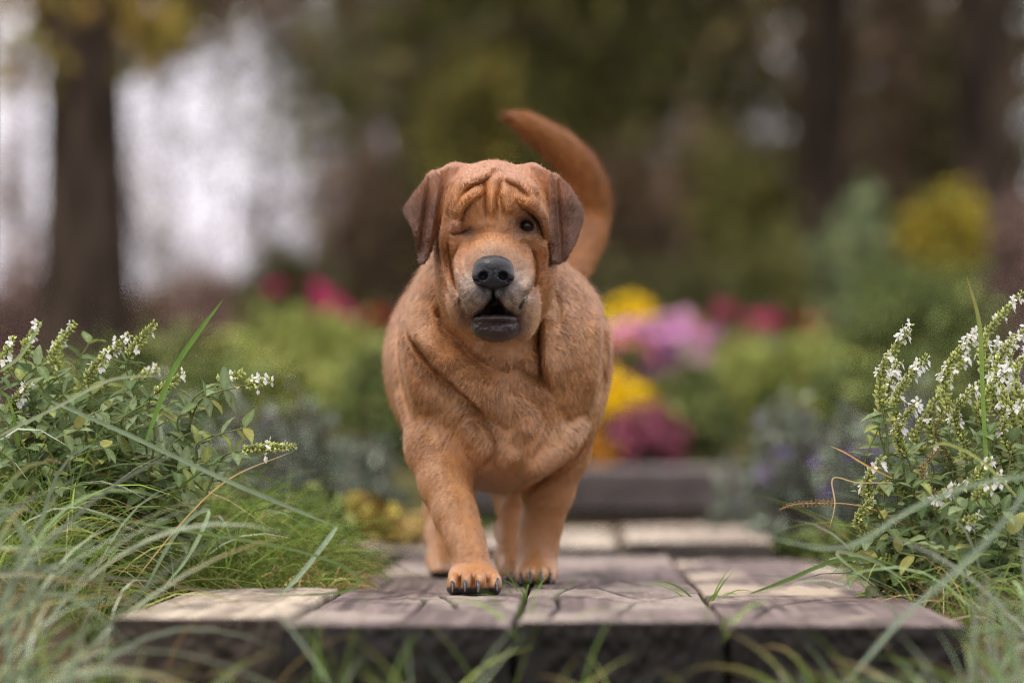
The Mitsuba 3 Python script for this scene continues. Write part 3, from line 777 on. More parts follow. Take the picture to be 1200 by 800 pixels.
for c, r, y in ((530.5, 686, 5.229), (545, 685, 5.208), (560.5, 686, 5.208), (582.5, 685, 5.226)):
    claw(at(c, r, y), 0.0041, 0.0175)
for c, r, y in ((610, 678, 5.515), (621.5, 677, 5.500), (634, 677, 5.500), (645, 678, 5.515)):
    claw(at(c, r, y), 0.0042, 0.016)
for c, r, y in ((589.5, 679, 5.642), (599, 678, 5.626), (608, 678, 5.627)):
    claw(at(c, r, y), 0.004, 0.016)

# ================================================================== the garden and the wood behind
def tubes(paths, sides=6):
    """Tapered tubes: a list of (points, radii)."""
    V, Fc, n = [], [], 0
    for pts, rad in paths:
        pts = np.asarray(pts, float)
        rad = np.broadcast_to(rad, len(pts))
        tan = np.gradient(pts, axis=0)
        tan /= np.maximum(np.linalg.norm(tan, axis=1, keepdims=True), 1e-9)
        ref = np.array([1.0, 0, 0]) if abs(tan[0, 0]) < 0.8 else np.array([0, 1.0, 0])
        u = np.cross(tan, ref)
        u /= np.linalg.norm(u, axis=1, keepdims=True)
        w = np.cross(tan, u)
        a = np.linspace(0, 2 * math.pi, sides, endpoint=False)
        ring = pts[:, None] + rad[:, None, None] * (np.cos(a)[None, :, None] * u[:, None] + np.sin(a)[None, :, None] * w[:, None])
        V.append(ring.reshape(-1, 3))
        i = np.arange(len(pts) - 1)[:, None] * sides + np.arange(sides)[None]
        j = np.arange(len(pts) - 1)[:, None] * sides + (np.arange(sides) + 1)[None] % sides
        Fc.append(np.stack([i, j, j + sides, i + sides], -1).reshape(-1, 4) + n)
        n += len(pts) * sides
    return np.vstack(V), np.vstack(Fc)


def leaves(rng, c, size, colours, jitter=0.35, up=0.3, aspect=0.55):
    """Folded diamond leaves at the points c: vertices, faces and colours."""
    n = len(c)
    d = rng.normal(size=(n, 3))
    d /= np.linalg.norm(d, axis=1, keepdims=True)
    nn = rng.normal(size=(n, 3)) + [0, 0, up * 3]
    s = np.cross(d, nn)
    s /= np.maximum(np.linalg.norm(s, axis=1, keepdims=True), 1e-9)
    nn = np.cross(s, d)
    sz = (size * rng.uniform(0.6, 1.4, n))[:, None]
    v = np.stack([c - d * sz / 2, c + s * sz * aspect / 2 + nn * sz * 0.08, c + d * sz / 2, c - s * sz * aspect / 2 + nn * sz * 0.08], 1).reshape(-1, 3)
    f = np.arange(4 * n).reshape(-1, 4)
    cols = np.asarray(colours)[rng.integers(0, len(colours), n)] * rng.lognormal(0, jitter, n)[:, None]
    return v, f, np.repeat(np.clip(cols, 0.002, 0.85), 4, 0)


def merge(*parts):
    n, V, Fc, Cc = 0, [], [], []
    for v, f, c in parts:
        V.append(v)
        Fc.append(np.asarray(f) + n)
        Cc.append(np.broadcast_to(c, (len(v), 3)))
        n += len(v)
    return np.vstack(V), np.vstack(Fc), np.vstack(Cc)


def leaf_ply(m, mat='mat_far_leaf'):
    return ply((m[0], m[1]), mat, False, color=m[2])


def clumped(rng, c, r, n, clumps, spread=0.33):
    """n points in clumps that fill an ellipsoid of centre c and radii r."""
    q = rng.normal(size=(clumps, 3))
    q /= np.linalg.norm(q, axis=1, keepdims=True)
    q *= rng.uniform(0.25, 1.0, (clumps, 1)) ** 0.6
    w = rng.dirichlet(np.ones(clumps) * 3)
    k = rng.choice(clumps, n, p=w)
    return np.asarray(c) + (q[k] + rng.normal(0, spread, (n, 3)) * rng.uniform(0.5, 1.0, clumps)[k][:, None]) * np.asarray(r)


DARK_OLIVE = [[0.098, 0.104, 0.042], [0.074, 0.084, 0.035], [0.120, 0.100, 0.048]]
OLIVE = [[0.150, 0.150, 0.050], [0.115, 0.130, 0.045], [0.19, 0.165, 0.055]]
YELLOW_OLIVE = [[0.34, 0.27, 0.065], [0.24, 0.21, 0.055], [0.29, 0.19, 0.06]]
BROWN = [[0.18, 0.13, 0.092], [0.13, 0.092, 0.066], [0.22, 0.155, 0.10]]
GREEN = [[0.13, 0.17, 0.06], [0.10, 0.13, 0.05], [0.18, 0.20, 0.07]]
LIME = [[0.29, 0.33, 0.09], [0.22, 0.27, 0.07], [0.36, 0.37, 0.12]]
PALE_GREEN = [[0.20, 0.24, 0.13], [0.15, 0.19, 0.10], [0.24, 0.26, 0.12]]
GREY_GREEN = [[0.18, 0.215, 0.165], [0.13, 0.165, 0.125], [0.225, 0.25, 0.20]]
GOLD = [[0.55, 0.42, 0.04], [0.36, 0.29, 0.05], [0.20, 0.20, 0.06]]
ROSE_BROWN = [[0.25, 0.17, 0.15], [0.18, 0.12, 0.11], [0.30, 0.20, 0.17]]


def bark(p, n, uv):
    a = mikit.fbm(p.x * 14, p.y * 14, p.z * 3, 4)
    return mikit.mix([0.022, 0.016, 0.013], [0.075, 0.056, 0.044], mikit.smoothstep(0.25, 0.75, a))


def bark_pale(p, n, uv):
    a = mikit.fbm(p.x * 14, p.y * 14, p.z * 3, 4)
    return mikit.mix([0.10, 0.080, 0.072], [0.22, 0.18, 0.165], mikit.smoothstep(0.25, 0.75, a))


scene['mat_bark'] = {'type': 'twosided', 'bsdf': {'type': 'diffuse', 'reflectance': mikit.proc(bark)}}
scene['mat_bark_pale'] = {'type': 'twosided', 'bsdf': {'type': 'diffuse', 'reflectance': mikit.proc(bark_pale)}}
scene['mat_twig'] = {'type': 'twosided', 'bsdf': {'type': 'diffuse', 'reflectance': {'type': 'rgb', 'value': [0.17, 0.125, 0.11]}}}


def tree(px, width, y, lean, label, colours, height=9.0, base=1.6, spread=2.0, n=7000, seed=0, mat='mat_bark', leaf=0.13, low=(), group=None):
    rng = np.random.default_rng(seed + 100)
    t = thing('tree', label, 'tree', group)
    x, r = (px - PX0) / F * y, width / 2 / F * y
    z0 = float(gz(x, y)) - 0.15
    zs = np.linspace(0, 1, 12)
    pts = np.stack([x + lean * zs * height + 0.05 * np.sin(zs * 7 + seed), y + 0.04 * np.sin(zs * 5), z0 + zs * height], 1)
    rad = r * (1.0 - 0.75 * zs) + r * 0.5 * np.exp(-zs * 30)
    add('trunk', ply(tubes([(pts, rad)], 12), mat, True), t)
    paths, tips = [], []
    for k in range(11):
        h = rng.uniform(base / height, 0.95)
        o = np.array([np.interp(h, zs, pts[:, c]) for c in range(3)])
        a, l = rng.uniform(0, 2 * math.pi), spread * rng.uniform(0.5, 1.0)
        e = o + [math.cos(a) * l, math.sin(a) * l, l * rng.uniform(0.0, 0.6)]
        m = (o + e) / 2 + [0, 0, 0.15 * l]
        paths.append((curve([o, m, e], 4), np.linspace(r * 0.35, 0.012, 9)))
        tips += [e, m]
    add('limb', ply(tubes(paths, 5), mat, True), t, kind='stuff')
    tips = np.array(tips)
    k = rng.integers(0, len(tips), n)
    p = tips[k] + rng.normal(0, spread * 0.22, (n, 3))
    p = p[p[:, 2] > z0 + base * 0.75]
    m = leaves(rng, p, leaf, colours)
    for c, rr, cnt, cols in low:     # boughs that hang low
        m = merge(m, leaves(rng, clumped(rng, c, rr, cnt, 9), leaf * 0.8, cols))
    add('crown', leaf_ply(m), t)
    return t


tree(80, 96, 17, 0.004, 'big dark tree trunk at the left with yellow green leaves overhead', YELLOW_OLIVE, height=10, base=2.3, spread=2.2, n=5000, seed=1,
     low=[(at(40, 20, 17), (0.45, 0.5, 0.35), 500, YELLOW_OLIVE), (at(150, 20, 17.5), (0.3, 0.4, 0.22), 260, YELLOW_OLIVE)])
tree(142, 26, 19, -0.008, 'thin tree trunk just right of the big dark left trunk', YELLOW_OLIVE, height=8, base=2.3, spread=1.3, n=2200, seed=2,
     low=[(at(215, 5, 19), (0.5, 0.4, 0.22), 260, BROWN), (at(330, 0, 20), (0.7, 0.5, 0.25), 320, BROWN), (at(405, 70, 21), (0.3, 0.4, 0.5), 260, OLIVE)])
tree(432, 44, 26, 0.01, 'grey brown tree trunk left of the dog behind the shrubs', OLIVE, height=10, base=2.3, spread=2.2, n=6000, seed=3, mat='mat_bark_pale')
tree(972, 74, 22, 0.006, 'dark reddish tree trunk right of the dog, thickest on that side', DARK_OLIVE, height=11, base=1.9, spread=2.6, n=8000, seed=4)
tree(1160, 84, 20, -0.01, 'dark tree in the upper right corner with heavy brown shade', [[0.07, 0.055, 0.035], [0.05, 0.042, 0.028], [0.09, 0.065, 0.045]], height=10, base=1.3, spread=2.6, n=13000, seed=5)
for i, (px, w, y, le, lab) in enumerate([
        (850, 28, 28, 0.0, 'slim trunk standing just left of the dark reddish trunk'), (705, 26, 30, 0.01, 'slim trunk right above the tail of the dog'), (508, 28, 29, -0.006, 'slim trunk left above the head of the dog'),
        (1062, 30, 27, 0.008, 'slim trunk between the dark reddish trunk and the right corner tree'), (612, 30, 33, 0.0, 'far slim trunk straight above the head of the dog'), (768, 22, 34, -0.01, 'farthest slim trunk in the middle of the wood')]):
    tree(px, w, y, le, lab, [DARK_OLIVE, OLIVE, DARK_OLIVE, BROWN, OLIVE, DARK_OLIVE][i], height=10, base=1.7, spread=2.5, n=6500, seed=10 + i, group='slim trees of the wood')
HAZE = [[(at(18, 240, 28), (0.28, 0.4, 0.9), 420, ROSE_BROWN)], [(at(310, 40, 31), (1.0, 0.6, 0.55), 800, ROSE_BROWN + BROWN)],
        [(at(395, 230, 30), (0.55, 0.6, 1.1), 1500, ROSE_BROWN + BROWN), (at(335, 350, 30), (0.7, 0.6, 0.5), 900, ROSE_BROWN)], [(at(160, 50, 33), (0.6, 0.5, 0.5), 420, BROWN), (at(165, 240, 33), (0.25, 0.4, 0.7), 330, ROSE_BROWN), (at(240, 330, 33), (0.5, 0.4, 0.35), 300, ROSE_BROWN)]]
for i, (px, w, y, le, lab) in enumerate([(20, 16, 28, 0.01, 'thin pale trunk at the left edge of the picture'), (300, 13, 31, 0.012, 'thin bare tree in the bright gap'), (372, 14, 30, -0.01, 'thin bare tree at the right end of the bright gap'), (205, 10, 33, 0.0, 'thinnest bare tree in the bright gap')]):
    tree(px, w, y, le, lab, ROSE_BROWN, height=7, base=[1.6, 1.5, 1.0, 2.0][i], spread=1.2, n=[500, 600, 1100, 250][i], seed=30 + i, mat='mat_bark_pale', leaf=0.09, group='thin trees in the gap', low=HAZE[i])


def shrub(name, px, py, rx, ry, y, colours, label, cat='shrub', n=1800, leaf=0.07, seed=0, clumps=22, group=None, bed=True):
    rng = np.random.default_rng(seed + 500)
    t = thing(name, label, cat, group)
    c, u = at(px, py, y), y / F
    r = np.array([rx * u, max(rx * u * 0.8, 0.12), ry * u])
    p = clumped(rng, c, r, n, clumps)
    z0 = float(gz(c[0], y))
    p = p[p[:, 2] > z0 + 0.01]
    add('foliage', leaf_ply(leaves(rng, p, leaf, colours)), t)
    ends = p[rng.integers(0, len(p), 9)]
    paths = []
    for e in ends:
        o = np.array([c[0] + rng.normal(0, 0.06 * r[0]), c[1] + rng.normal(0, 0.06 * r[0]), z0 - 0.05])
        paths.append((curve([o, (o + e) / 2 + [0, 0, 0.1 * (e[2] - o[2])], e], 4), np.linspace(0.022, 0.004, 9) * min(1, r[2])))
    add('stem', ply(tubes(paths, 5), 'mat_twig', True), t, kind='stuff')
    return t, c, r, rng


SHRUBS = [
    (560, 150, 62, 95, 24, OLIVE + YELLOW_OLIVE[:1], 'yellow olive shrub rising behind the head of the dog'), (668, 230, 75, 130, 26, OLIVE, 'olive shrub behind the tail of the dog'),
    (872, 235, 62, 95, 23, OLIVE, 'olive shrub left of the dark reddish trunk'), (785, 265, 80, 115, 25, BROWN, 'brown shrub in the middle of the wood right of the tail'),
    (1003, 320, 40, 68, 16, PALE_GREEN, 'pale green upright shrub below the dark reddish trunk'), (1114, 285, 42, 50, 17, GOLD, 'bright yellow shrub at the right'),
    (1192, 310, 32, 75, 18, ROSE_BROWN, 'rosy brown shrub at the right edge beside the yellow shrub'), (425, 330, 52, 140, 24, BROWN, 'grey brown shrub left of the dog under the trees'),
    (500, 300, 62, 170, 25, DARK_OLIVE, 'dark olive shrub left behind the head of the dog'), (770, 370, 110, 60, 18, DARK_OLIVE, 'low dark shrub above the purple flowers'),
    (1065, 230, 75, 150, 26, BROWN, 'brown olive shrub behind the yellow shrub'), (1160, 180, 70, 190, 25, DARK_OLIVE, 'tall dark shrub under the corner tree'),
    (930, 330, 90, 75, 19, OLIVE, 'broad olive shrub above the right pink flowers'), (1080, 380, 80, 60, 15, GREEN, 'green shrub below the yellow shrub'),
    (625, 300, 90, 160, 30, DARK_OLIVE, 'dark shrub directly behind the dog'), (350, 355, 70, 60, 20, DARK_OLIVE, 'dark shrub above the left pink flowers'),
    (270, 385, 70, 45, 23, ROSE_BROWN, 'low rosy brown shrub under the bright gap'), (150, 400, 110, 55, 24, BROWN, 'low brown shrub under the big left trunk'), (20, 390, 60, 80, 22, ROSE_BROWN, 'rosy shrub at the left edge behind the grass'),
]
for i, (px, py, rx, ry, y, cols, lab) in enumerate(SHRUBS):
    shrub('shrub', px, py, rx, ry, y, cols, lab, n=2600 if y > 20 else 2200, leaf=0.085 if y > 20 else 0.06, seed=i, clumps=26)
for i, (px, py, rx, ry, y, cols, lab) in enumerate([
        (350, 440, 105, 60, 13, LIME, 'light green bush left of the dog under the pink flowers'), (905, 440, 100, 50, 13, LIME, 'light green bush right of the purple flowers'),
        (800, 495, 48, 52, 11.6, GREEN, 'dark green bush right of the purple flowers above the step'), (1060, 470, 80, 60, 11, GREEN, 'green bush behind the right white flowers'),
        (470, 480, 60, 60, 11.5, GREEN, 'green bush close behind the left flank of the dog'), (180, 470, 110, 60, 11, GREEN, 'green bush behind the left white flowers')]):
    shrub('bush', px, py, rx, ry, y, cols, lab, 'bush', n=2600, leaf=0.05, seed=40 + i, clumps=40)


def blossoms(rng, p, size, colours):
    """Round double blossoms: two crossed whorls of petals each."""
    out = []
    for k in range(7):
        a = k * 2 * math.pi / 7
        d = np.stack([np.full(len(p), math.cos(a)), np.full(len(p), math.sin(a)) * 0.8, np.full(len(p), 0.45)], 1) + rng.normal(0, 0.2, (len(p), 3))
        out.append(leaves(rng, p + d * size * 0.33, size * 0.62, colours, 0.18, 0.1, 0.8))
    return merge(*out)


def flowering(name, px, py, rx, ry, y, petals, cols, label, cat, count, size, seed, group=None, n=900, front=0.35):
    t, c, r, rng = shrub(name, px, py, rx * 0.72, ry * 0.72, y, cols, label, cat, n=n, leaf=0.045, seed=seed, clumps=18, group=group)
    q = rng.normal(size=(count * 3, 3))
    q /= np.linalg.norm(q, axis=1, keepdims=True)
    q = q[(q[:, 1] < front) & (q[:, 2] > -0.55)][:count]
    lobe = 0.62 + 0.85 * meshkit.noise(q * 2.2 + seed, seed)[:, None]
    add('blossom', leaf_ply(blossoms(rng, c + q * r * 1.3 * lobe * rng.uniform(0.85, 1.15, (len(q), 1)), size, petals)), t, kind='stuff')


YEL, ORA, PUR, MAR = [[0.82, 0.55, 0.015], [0.78, 0.48, 0.01], [0.84, 0.62, 0.05]], [[0.66, 0.28, 0.05], [0.60, 0.32, 0.10]], [[0.62, 0.28, 0.56], [0.52, 0.20, 0.48], [0.74, 0.46, 0.62], [0.70, 0.36, 0.50]], [[0.25, 0.07, 0.10], [0.32, 0.11, 0.17], [0.19, 0.055, 0.07]]
flowering('chrysanthemum', 735, 385, 34, 30, 12.4, YEL, GREEN, 'yellow chrysanthemum bush above and behind the purple one', 'flower bush', 130, 0.042, 60)
flowering('chrysanthemum', 770, 424, 48, 48, 11.9, PUR, GREEN, 'large purple pink chrysanthemum bush right of the dog', 'flower bush', 320, 0.042, 61)
flowering('chrysanthemum', 735, 410, 22, 18, 11.7, [[0.60, 0.26, 0.20], [0.55, 0.22, 0.26]], GREEN, 'salmon pink chrysanthemum between yellow and purple ones', 'flower bush', 50, 0.042, 66)
flowering('chrysanthemum', 708, 484, 46, 42, 11.4, YEL, GREEN, 'bright yellow chrysanthemum bush beside the flank of the dog', 'flower bush', 240, 0.042, 62)
flowering('chrysanthemum', 748, 522, 44, 34, 11.1, MAR, DARK_OLIVE, 'dark maroon chrysanthemum bush just above the step', 'flower bush', 160, 0.042, 63)
flowering('chrysanthemum', 694, 535, 28, 22, 11.0, [[0.50, 0.22, 0.03], [0.42, 0.17, 0.03]], GREEN, 'rusty orange chrysanthemum bush at the leg of the dog above the step', 'flower bush', 70, 0.042, 64)
flowering('chrysanthemum', 801, 385, 14, 13, 12.6, ORA, GREEN, 'small orange chrysanthemum right of the yellow one', 'flower bush', 26, 0.042, 65, n=300)


def pink_flower(px, py, y, size, col, label, seed):
    rng = np.random.default_rng(seed)
    t = thing('pink_flower' if col[0][2] > 0.06 else 'red_flower', label, 'flower')
    c = at(px, py, y)
    z0 = float(gz(c[0], y))
    stem = curve([[c[0] + 0.05, y, z0], [c[0] + 0.02, y, (z0 + c[2]) / 2], c], 4)
    add('stem', ply(tubes([(stem, 0.006)], 5), 'mat_twig', True), t)
    add('blossom', leaf_ply(blossoms(rng, c + rng.normal(0, 1, (14, 3)) * np.array([1, 1, 0.7]) * size * 0.28, size * 0.5, col)), t)
    p = stem[rng.integers(2, len(stem) - 2, 26)] + rng.normal(0, 0.06, (26, 3))
    add('foliage', leaf_ply(leaves(rng, p, 0.08, GREEN)), t)


MAG, RED = [[0.60, 0.05, 0.20], [0.50, 0.04, 0.15], [0.66, 0.12, 0.27]], [[0.42, 0.03, 0.025], [0.34, 0.02, 0.02]]
for i, (px, py, s, col, lab) in enumerate([
        (382, 354, 0.10, MAG, 'magenta flower head largest of those left of the dog'), (404, 374, 0.075, MAG, 'magenta flower head lowest of those left of the dog'), (322, 340, 0.055, MAG, 'magenta flower head leftmost above the light green bush'),
        (441, 370, 0.08, RED, 'red flower head touching the left flank of the dog'), (848, 363, 0.065, MAG, 'pink flower head nearest the purple bush'), (897, 378, 0.090, MAG, 'magenta flower head in the middle of the right three'),
        (952, 381, 0.080, [[0.42, 0.02, 0.09], [0.36, 0.02, 0.08]], 'crimson pink flower head rightmost of the right three'), (872, 392, 0.030, MAG, 'small pink flower head low between two larger ones')]):
    pink_flower(px, py, 14 + 0.2 * (i % 3), s, col, lab, 80 + i)


def catmint(px, py, rx, ry, y, label, flowers, seed, cols=GREY_GREEN):
    rng = np.random.default_rng(seed)
    t = thing('catmint', label, 'plant')
    c, u = at(px, py, y), y / F
    z0 = float(gz(c[0], y))
    top = at(px, py - ry, y)[2]
    P, paths, tips = [], [], []
    for k in range(46):
        a, q = rng.uniform(0, 2 * math.pi), math.sqrt(rng.random())
        e = np.array([c[0] + math.cos(a) * q * rx * u, y + math.sin(a) * q * rx * u * 0.8, z0 + (top - z0) * (1.05 - 0.55 * q * q) * rng.uniform(0.75, 1.05)])
        o = np.array([c[0] + (e[0] - c[0]) * 0.35, y + (e[1] - y) * 0.35, z0])
        s = curve([o, (o + e) / 2 + [0, 0, 0.02], e], 5)
        paths.append((s, 0.0022))
        tips.append(s[-3:])
        P.append(s[rng.integers(0, len(s), 26)] + rng.normal(0, 0.012, (26, 3)))
    add('stem', ply(tubes(paths, 4), 'mat_twig', True), t, kind='stuff')
    add('foliage', leaf_ply(leaves(rng, np.vstack(P), 0.030, cols)), t, kind='stuff')
    if flowers:
        tp = np.vstack(tips)[rng.integers(0, 3 * len(tips), flowers)]
        p = np.repeat(tp, 9, 0) + rng.normal(0, 0.010, (9 * flowers, 3))
        add('flower', leaf_ply(leaves(rng, p, 0.018, [[0.26, 0.17, 0.46], [0.20, 0.12, 0.38], [0.33, 0.24, 0.52]])), t, kind='stuff')


for i, (px, py, rx, ry, y, fl, lab) in enumerate([
        (930, 560, 60, 100, 8.6, 12, 'tall grey green catmint with purple flowers right of the path'), (865, 590, 42, 50, 9.0, 10, 'low purple flowering catmint at the right end of the step'),
        (1000, 570, 50, 90, 8.0, 7, 'grey green catmint behind the right white flowers'), (1070, 560, 60, 110, 8.2, 5, 'grey green catmint hidden behind the right white flowers'),
        (900, 630, 34, 24, 8.0, 5, 'lowest catmint clump at the right edge of the path'),
        (360, 560, 62, 95, 8.3, 2, 'tall grey green catmint left of the dog'), (430, 580, 46, 75, 8.8, 0, 'grey green catmint closest to the left side of the dog'), (285, 550, 60, 90, 8.0, 1, 'grey green catmint behind the left grass mound'),
        (200, 540, 60, 90, 8.2, 0, 'grey green catmint far left behind the white flowers')]):
    catmint(px, py, rx, ry, y, lab, fl, 120 + i)
for i, (px, py, rx, ry, y, cols, lab) in enumerate([(430, 612, 36, 24, 7.4, YELLOW_OLIVE, 'low yellowing plant at the left edge of the path'), (470, 625, 26, 16, 7.8, [[0.42, 0.30, 0.12], [0.30, 0.24, 0.08]], 'dry straw coloured plant left of the path behind the dog'),
                                                     (385, 600, 40, 28, 7.0, GREEN, 'low green plant behind the grass mound'), (960, 650, 44, 22, 7.2, GREEN, 'low green plant at the right edge of the path'), (1010, 640, 40, 30, 6.9, GREEN, 'low leafy green plant under the right white flowers')]):
    shrub('low_plant', px, py, rx, ry, y, cols, lab, 'plant', n=500, leaf=0.035, seed=150 + i, clumps=12)

# the far wood that closes the view to the right and behind, one mass
rng = np.random.default_rng(9)
parts = []
for x0, x1, n in ((-1.4, 16, 26000), (-30, -9.5, 9000)):
    c = np.stack([rng.uniform(x0, x1, n), rng.uniform(37, 47, n), rng.uniform(0.2, 9.5, n) ** 1.0], 1)
    c = c[meshkit.fbm(c * [0.9, 0.5, 0.9], 3, 4) > 0.40]
    parts.append(leaves(rng, c, 0.30, DARK_OLIVE + BROWN + OLIVE, 0.4))
trunks = tubes([(np.stack([np.full(6, x) + np.linspace(0, rng.normal(0, 0.3), 6), np.full(6, y), np.linspace(0.2, 10, 6)], 1), np.linspace(r, r * 0.4, 6)) for x, y, r in
                zip(np.concatenate([rng.uniform(-1.2, 14, 46), rng.uniform(-28, -9.5, 20)]), rng.uniform(36, 48, 66), rng.uniform(0.07, 0.2, 66))], 6)
parts.append((trunks[0], trunks[1], np.array([0.075, 0.058, 0.048])))
add('woodland', leaf_ply(merge(*parts), 'mat_far_leaf'), kind='stuff', label='dark distant wood closing the view behind the garden', cat='woodland')


def bare_shrub(px, y, w, h, label, seed):
    rng = np.random.default_rng(seed)
    x, u = (px - PX0) / F * y, y / F
    z0 = float(gz(x, y))
    paths, tips = [], []
    for k in range(5):
        o = np.array([x + rng.normal(0, 0.12), y + rng.normal(0, 0.2), z0])
        e = o + [rng.normal(0, w * u * 0.5), rng.normal(0, 0.4), h * u * rng.uniform(0.55, 1.0)]
        c = curve([o, o * 0.5 + e * 0.5 + rng.normal(0, 0.06, 3), e], 5)
        paths.append((c, np.linspace(0.014, 0.004, len(c))))
        for j in range(9):
            b = c[rng.integers(3, len(c))]
            q = b + rng.normal(0, 0.22, 3) + [0, 0, 0.22]
            paths.append((np.array([b, (b + q) / 2 + rng.normal(0, 0.03, 3), q]), np.array([0.006, 0.005, 0.003])))
            tips += [q, (q + b) / 2]
    t = thing('bare_shrub', label, 'shrub', 'bare shrubs in the bright gap')
    add('twig', ply(tubes(paths, 4), 'mat_twig', True), t, kind='stuff')
    tips = np.array(tips)
    p = tips[rng.integers(0, len(tips), 16)[np.arange(200) % 16]] + rng.normal(0, 0.09, (200, 3))
    add('leaf', leaf_ply(leaves(rng, p, 0.06, ROSE_BROWN + YELLOW_OLIVE)), t, kind='stuff')


for i, (px, y, w, h, lab) in enumerate([(245, 26, 60, 330, 'twiggy bare shrub left in the bright gap'), (330, 27, 60, 360, 'twiggy bare shrub in the middle of the bright gap'), (395, 25, 50, 400, 'twiggy bare shrub at the right end of the bright gap'),
                                        (15, 24, 50, 330, 'twiggy bare shrub at the left picture edge'), (165, 28, 40, 300, 'twiggy bare shrub right of the big left trunk')]):
    bare_shrub(px, y, w, h, lab, 200 + i)

# ================================================================== the white-flowering plants and the grass in front
def leaf_mesh(length, width, seed, cols, curl=0.25, serr=0.0):
    """A pointed leaf along +y from the origin, its face up, folded at the midrib."""
    rng = np.random.default_rng(seed)
    t = np.linspace(0, 1, 9)
    w = width / 2 * np.sin(np.pi * t ** 0.8) ** 0.85 + 0.0004
    w = w * (1 + serr * np.where(np.arange(9) % 2, 1, -1))
    z = -curl * length * t ** 2 + 0.03 * length * np.sin(t * 6 + seed)
    mid = np.stack([0 * t, t * length, z], 1)
    V = np.concatenate([mid + np.stack([s * w, 0 * t, 0.30 * np.abs(s) * w], 1) for s in (-1, -0.5, 0, 0.5, 1)])
    f = [[a * 9 + i, a * 9 + i + 1, (a + 1) * 9 + i + 1, (a + 1) * 9 + i] for a in range(4) for i in range(8)]
    rib = np.concatenate([np.full(9, k) for k in (0.0, 0.35, 1.0, 0.35, 0.0)])[:, None]
    c = np.asarray(cols[0]) * (1 - 0.4 * rib) + np.asarray(cols[1]) * 0.4 * rib
    c = c * (0.8 + 0.4 * meshkit.noise(V * 250, seed)[:, None])
    c = np.where(meshkit.noise(V * 140 + seed, seed)[:, None] > 0.86, np.array([0.17, 0.12, 0.05]), c)
    return V, np.array(f), c


LEAF_COLS = [([0.150, 0.210, 0.085], [0.30, 0.36, 0.20]), ([0.200, 0.270, 0.130], [0.36, 0.42, 0.27]), ([0.26, 0.31, 0.095], [0.42, 0.45, 0.21]), ([0.110, 0.170, 0.070], [0.24, 0.31, 0.16]), ([0.28, 0.29, 0.09], [0.40, 0.40, 0.17])]
LEAVES = []
for i in range(10):
    v, f, c = leaf_mesh(0.041, 0.020, i, LEAF_COLS[[0, 0, 1, 1, 2, 3, 3, 0, 1, 4][i]], [0.15, 0.35, 0.5, 0.2, 0.3][i % 5], 0.05)
    LEAVES.append((v, f, c))
LEAF_PLY = [ply((v, f), 'mat_leaf', True, color=c) for v, f, c in LEAVES]
scene['mat_petal'] = {'type': 'principledthin', 'base_color': {'type': 'mesh_attribute', 'name': 'vertex_color'}, 'roughness': 0.6, 'diff_trans': 0.8, 'spec_trans': 0.0}


def frame(d, up):
    d = d / np.linalg.norm(d)
    x = np.cross(d, up)
    x /= max(np.linalg.norm(x), 1e-9)
    return np.stack([x, d, np.cross(x, d)], 1)


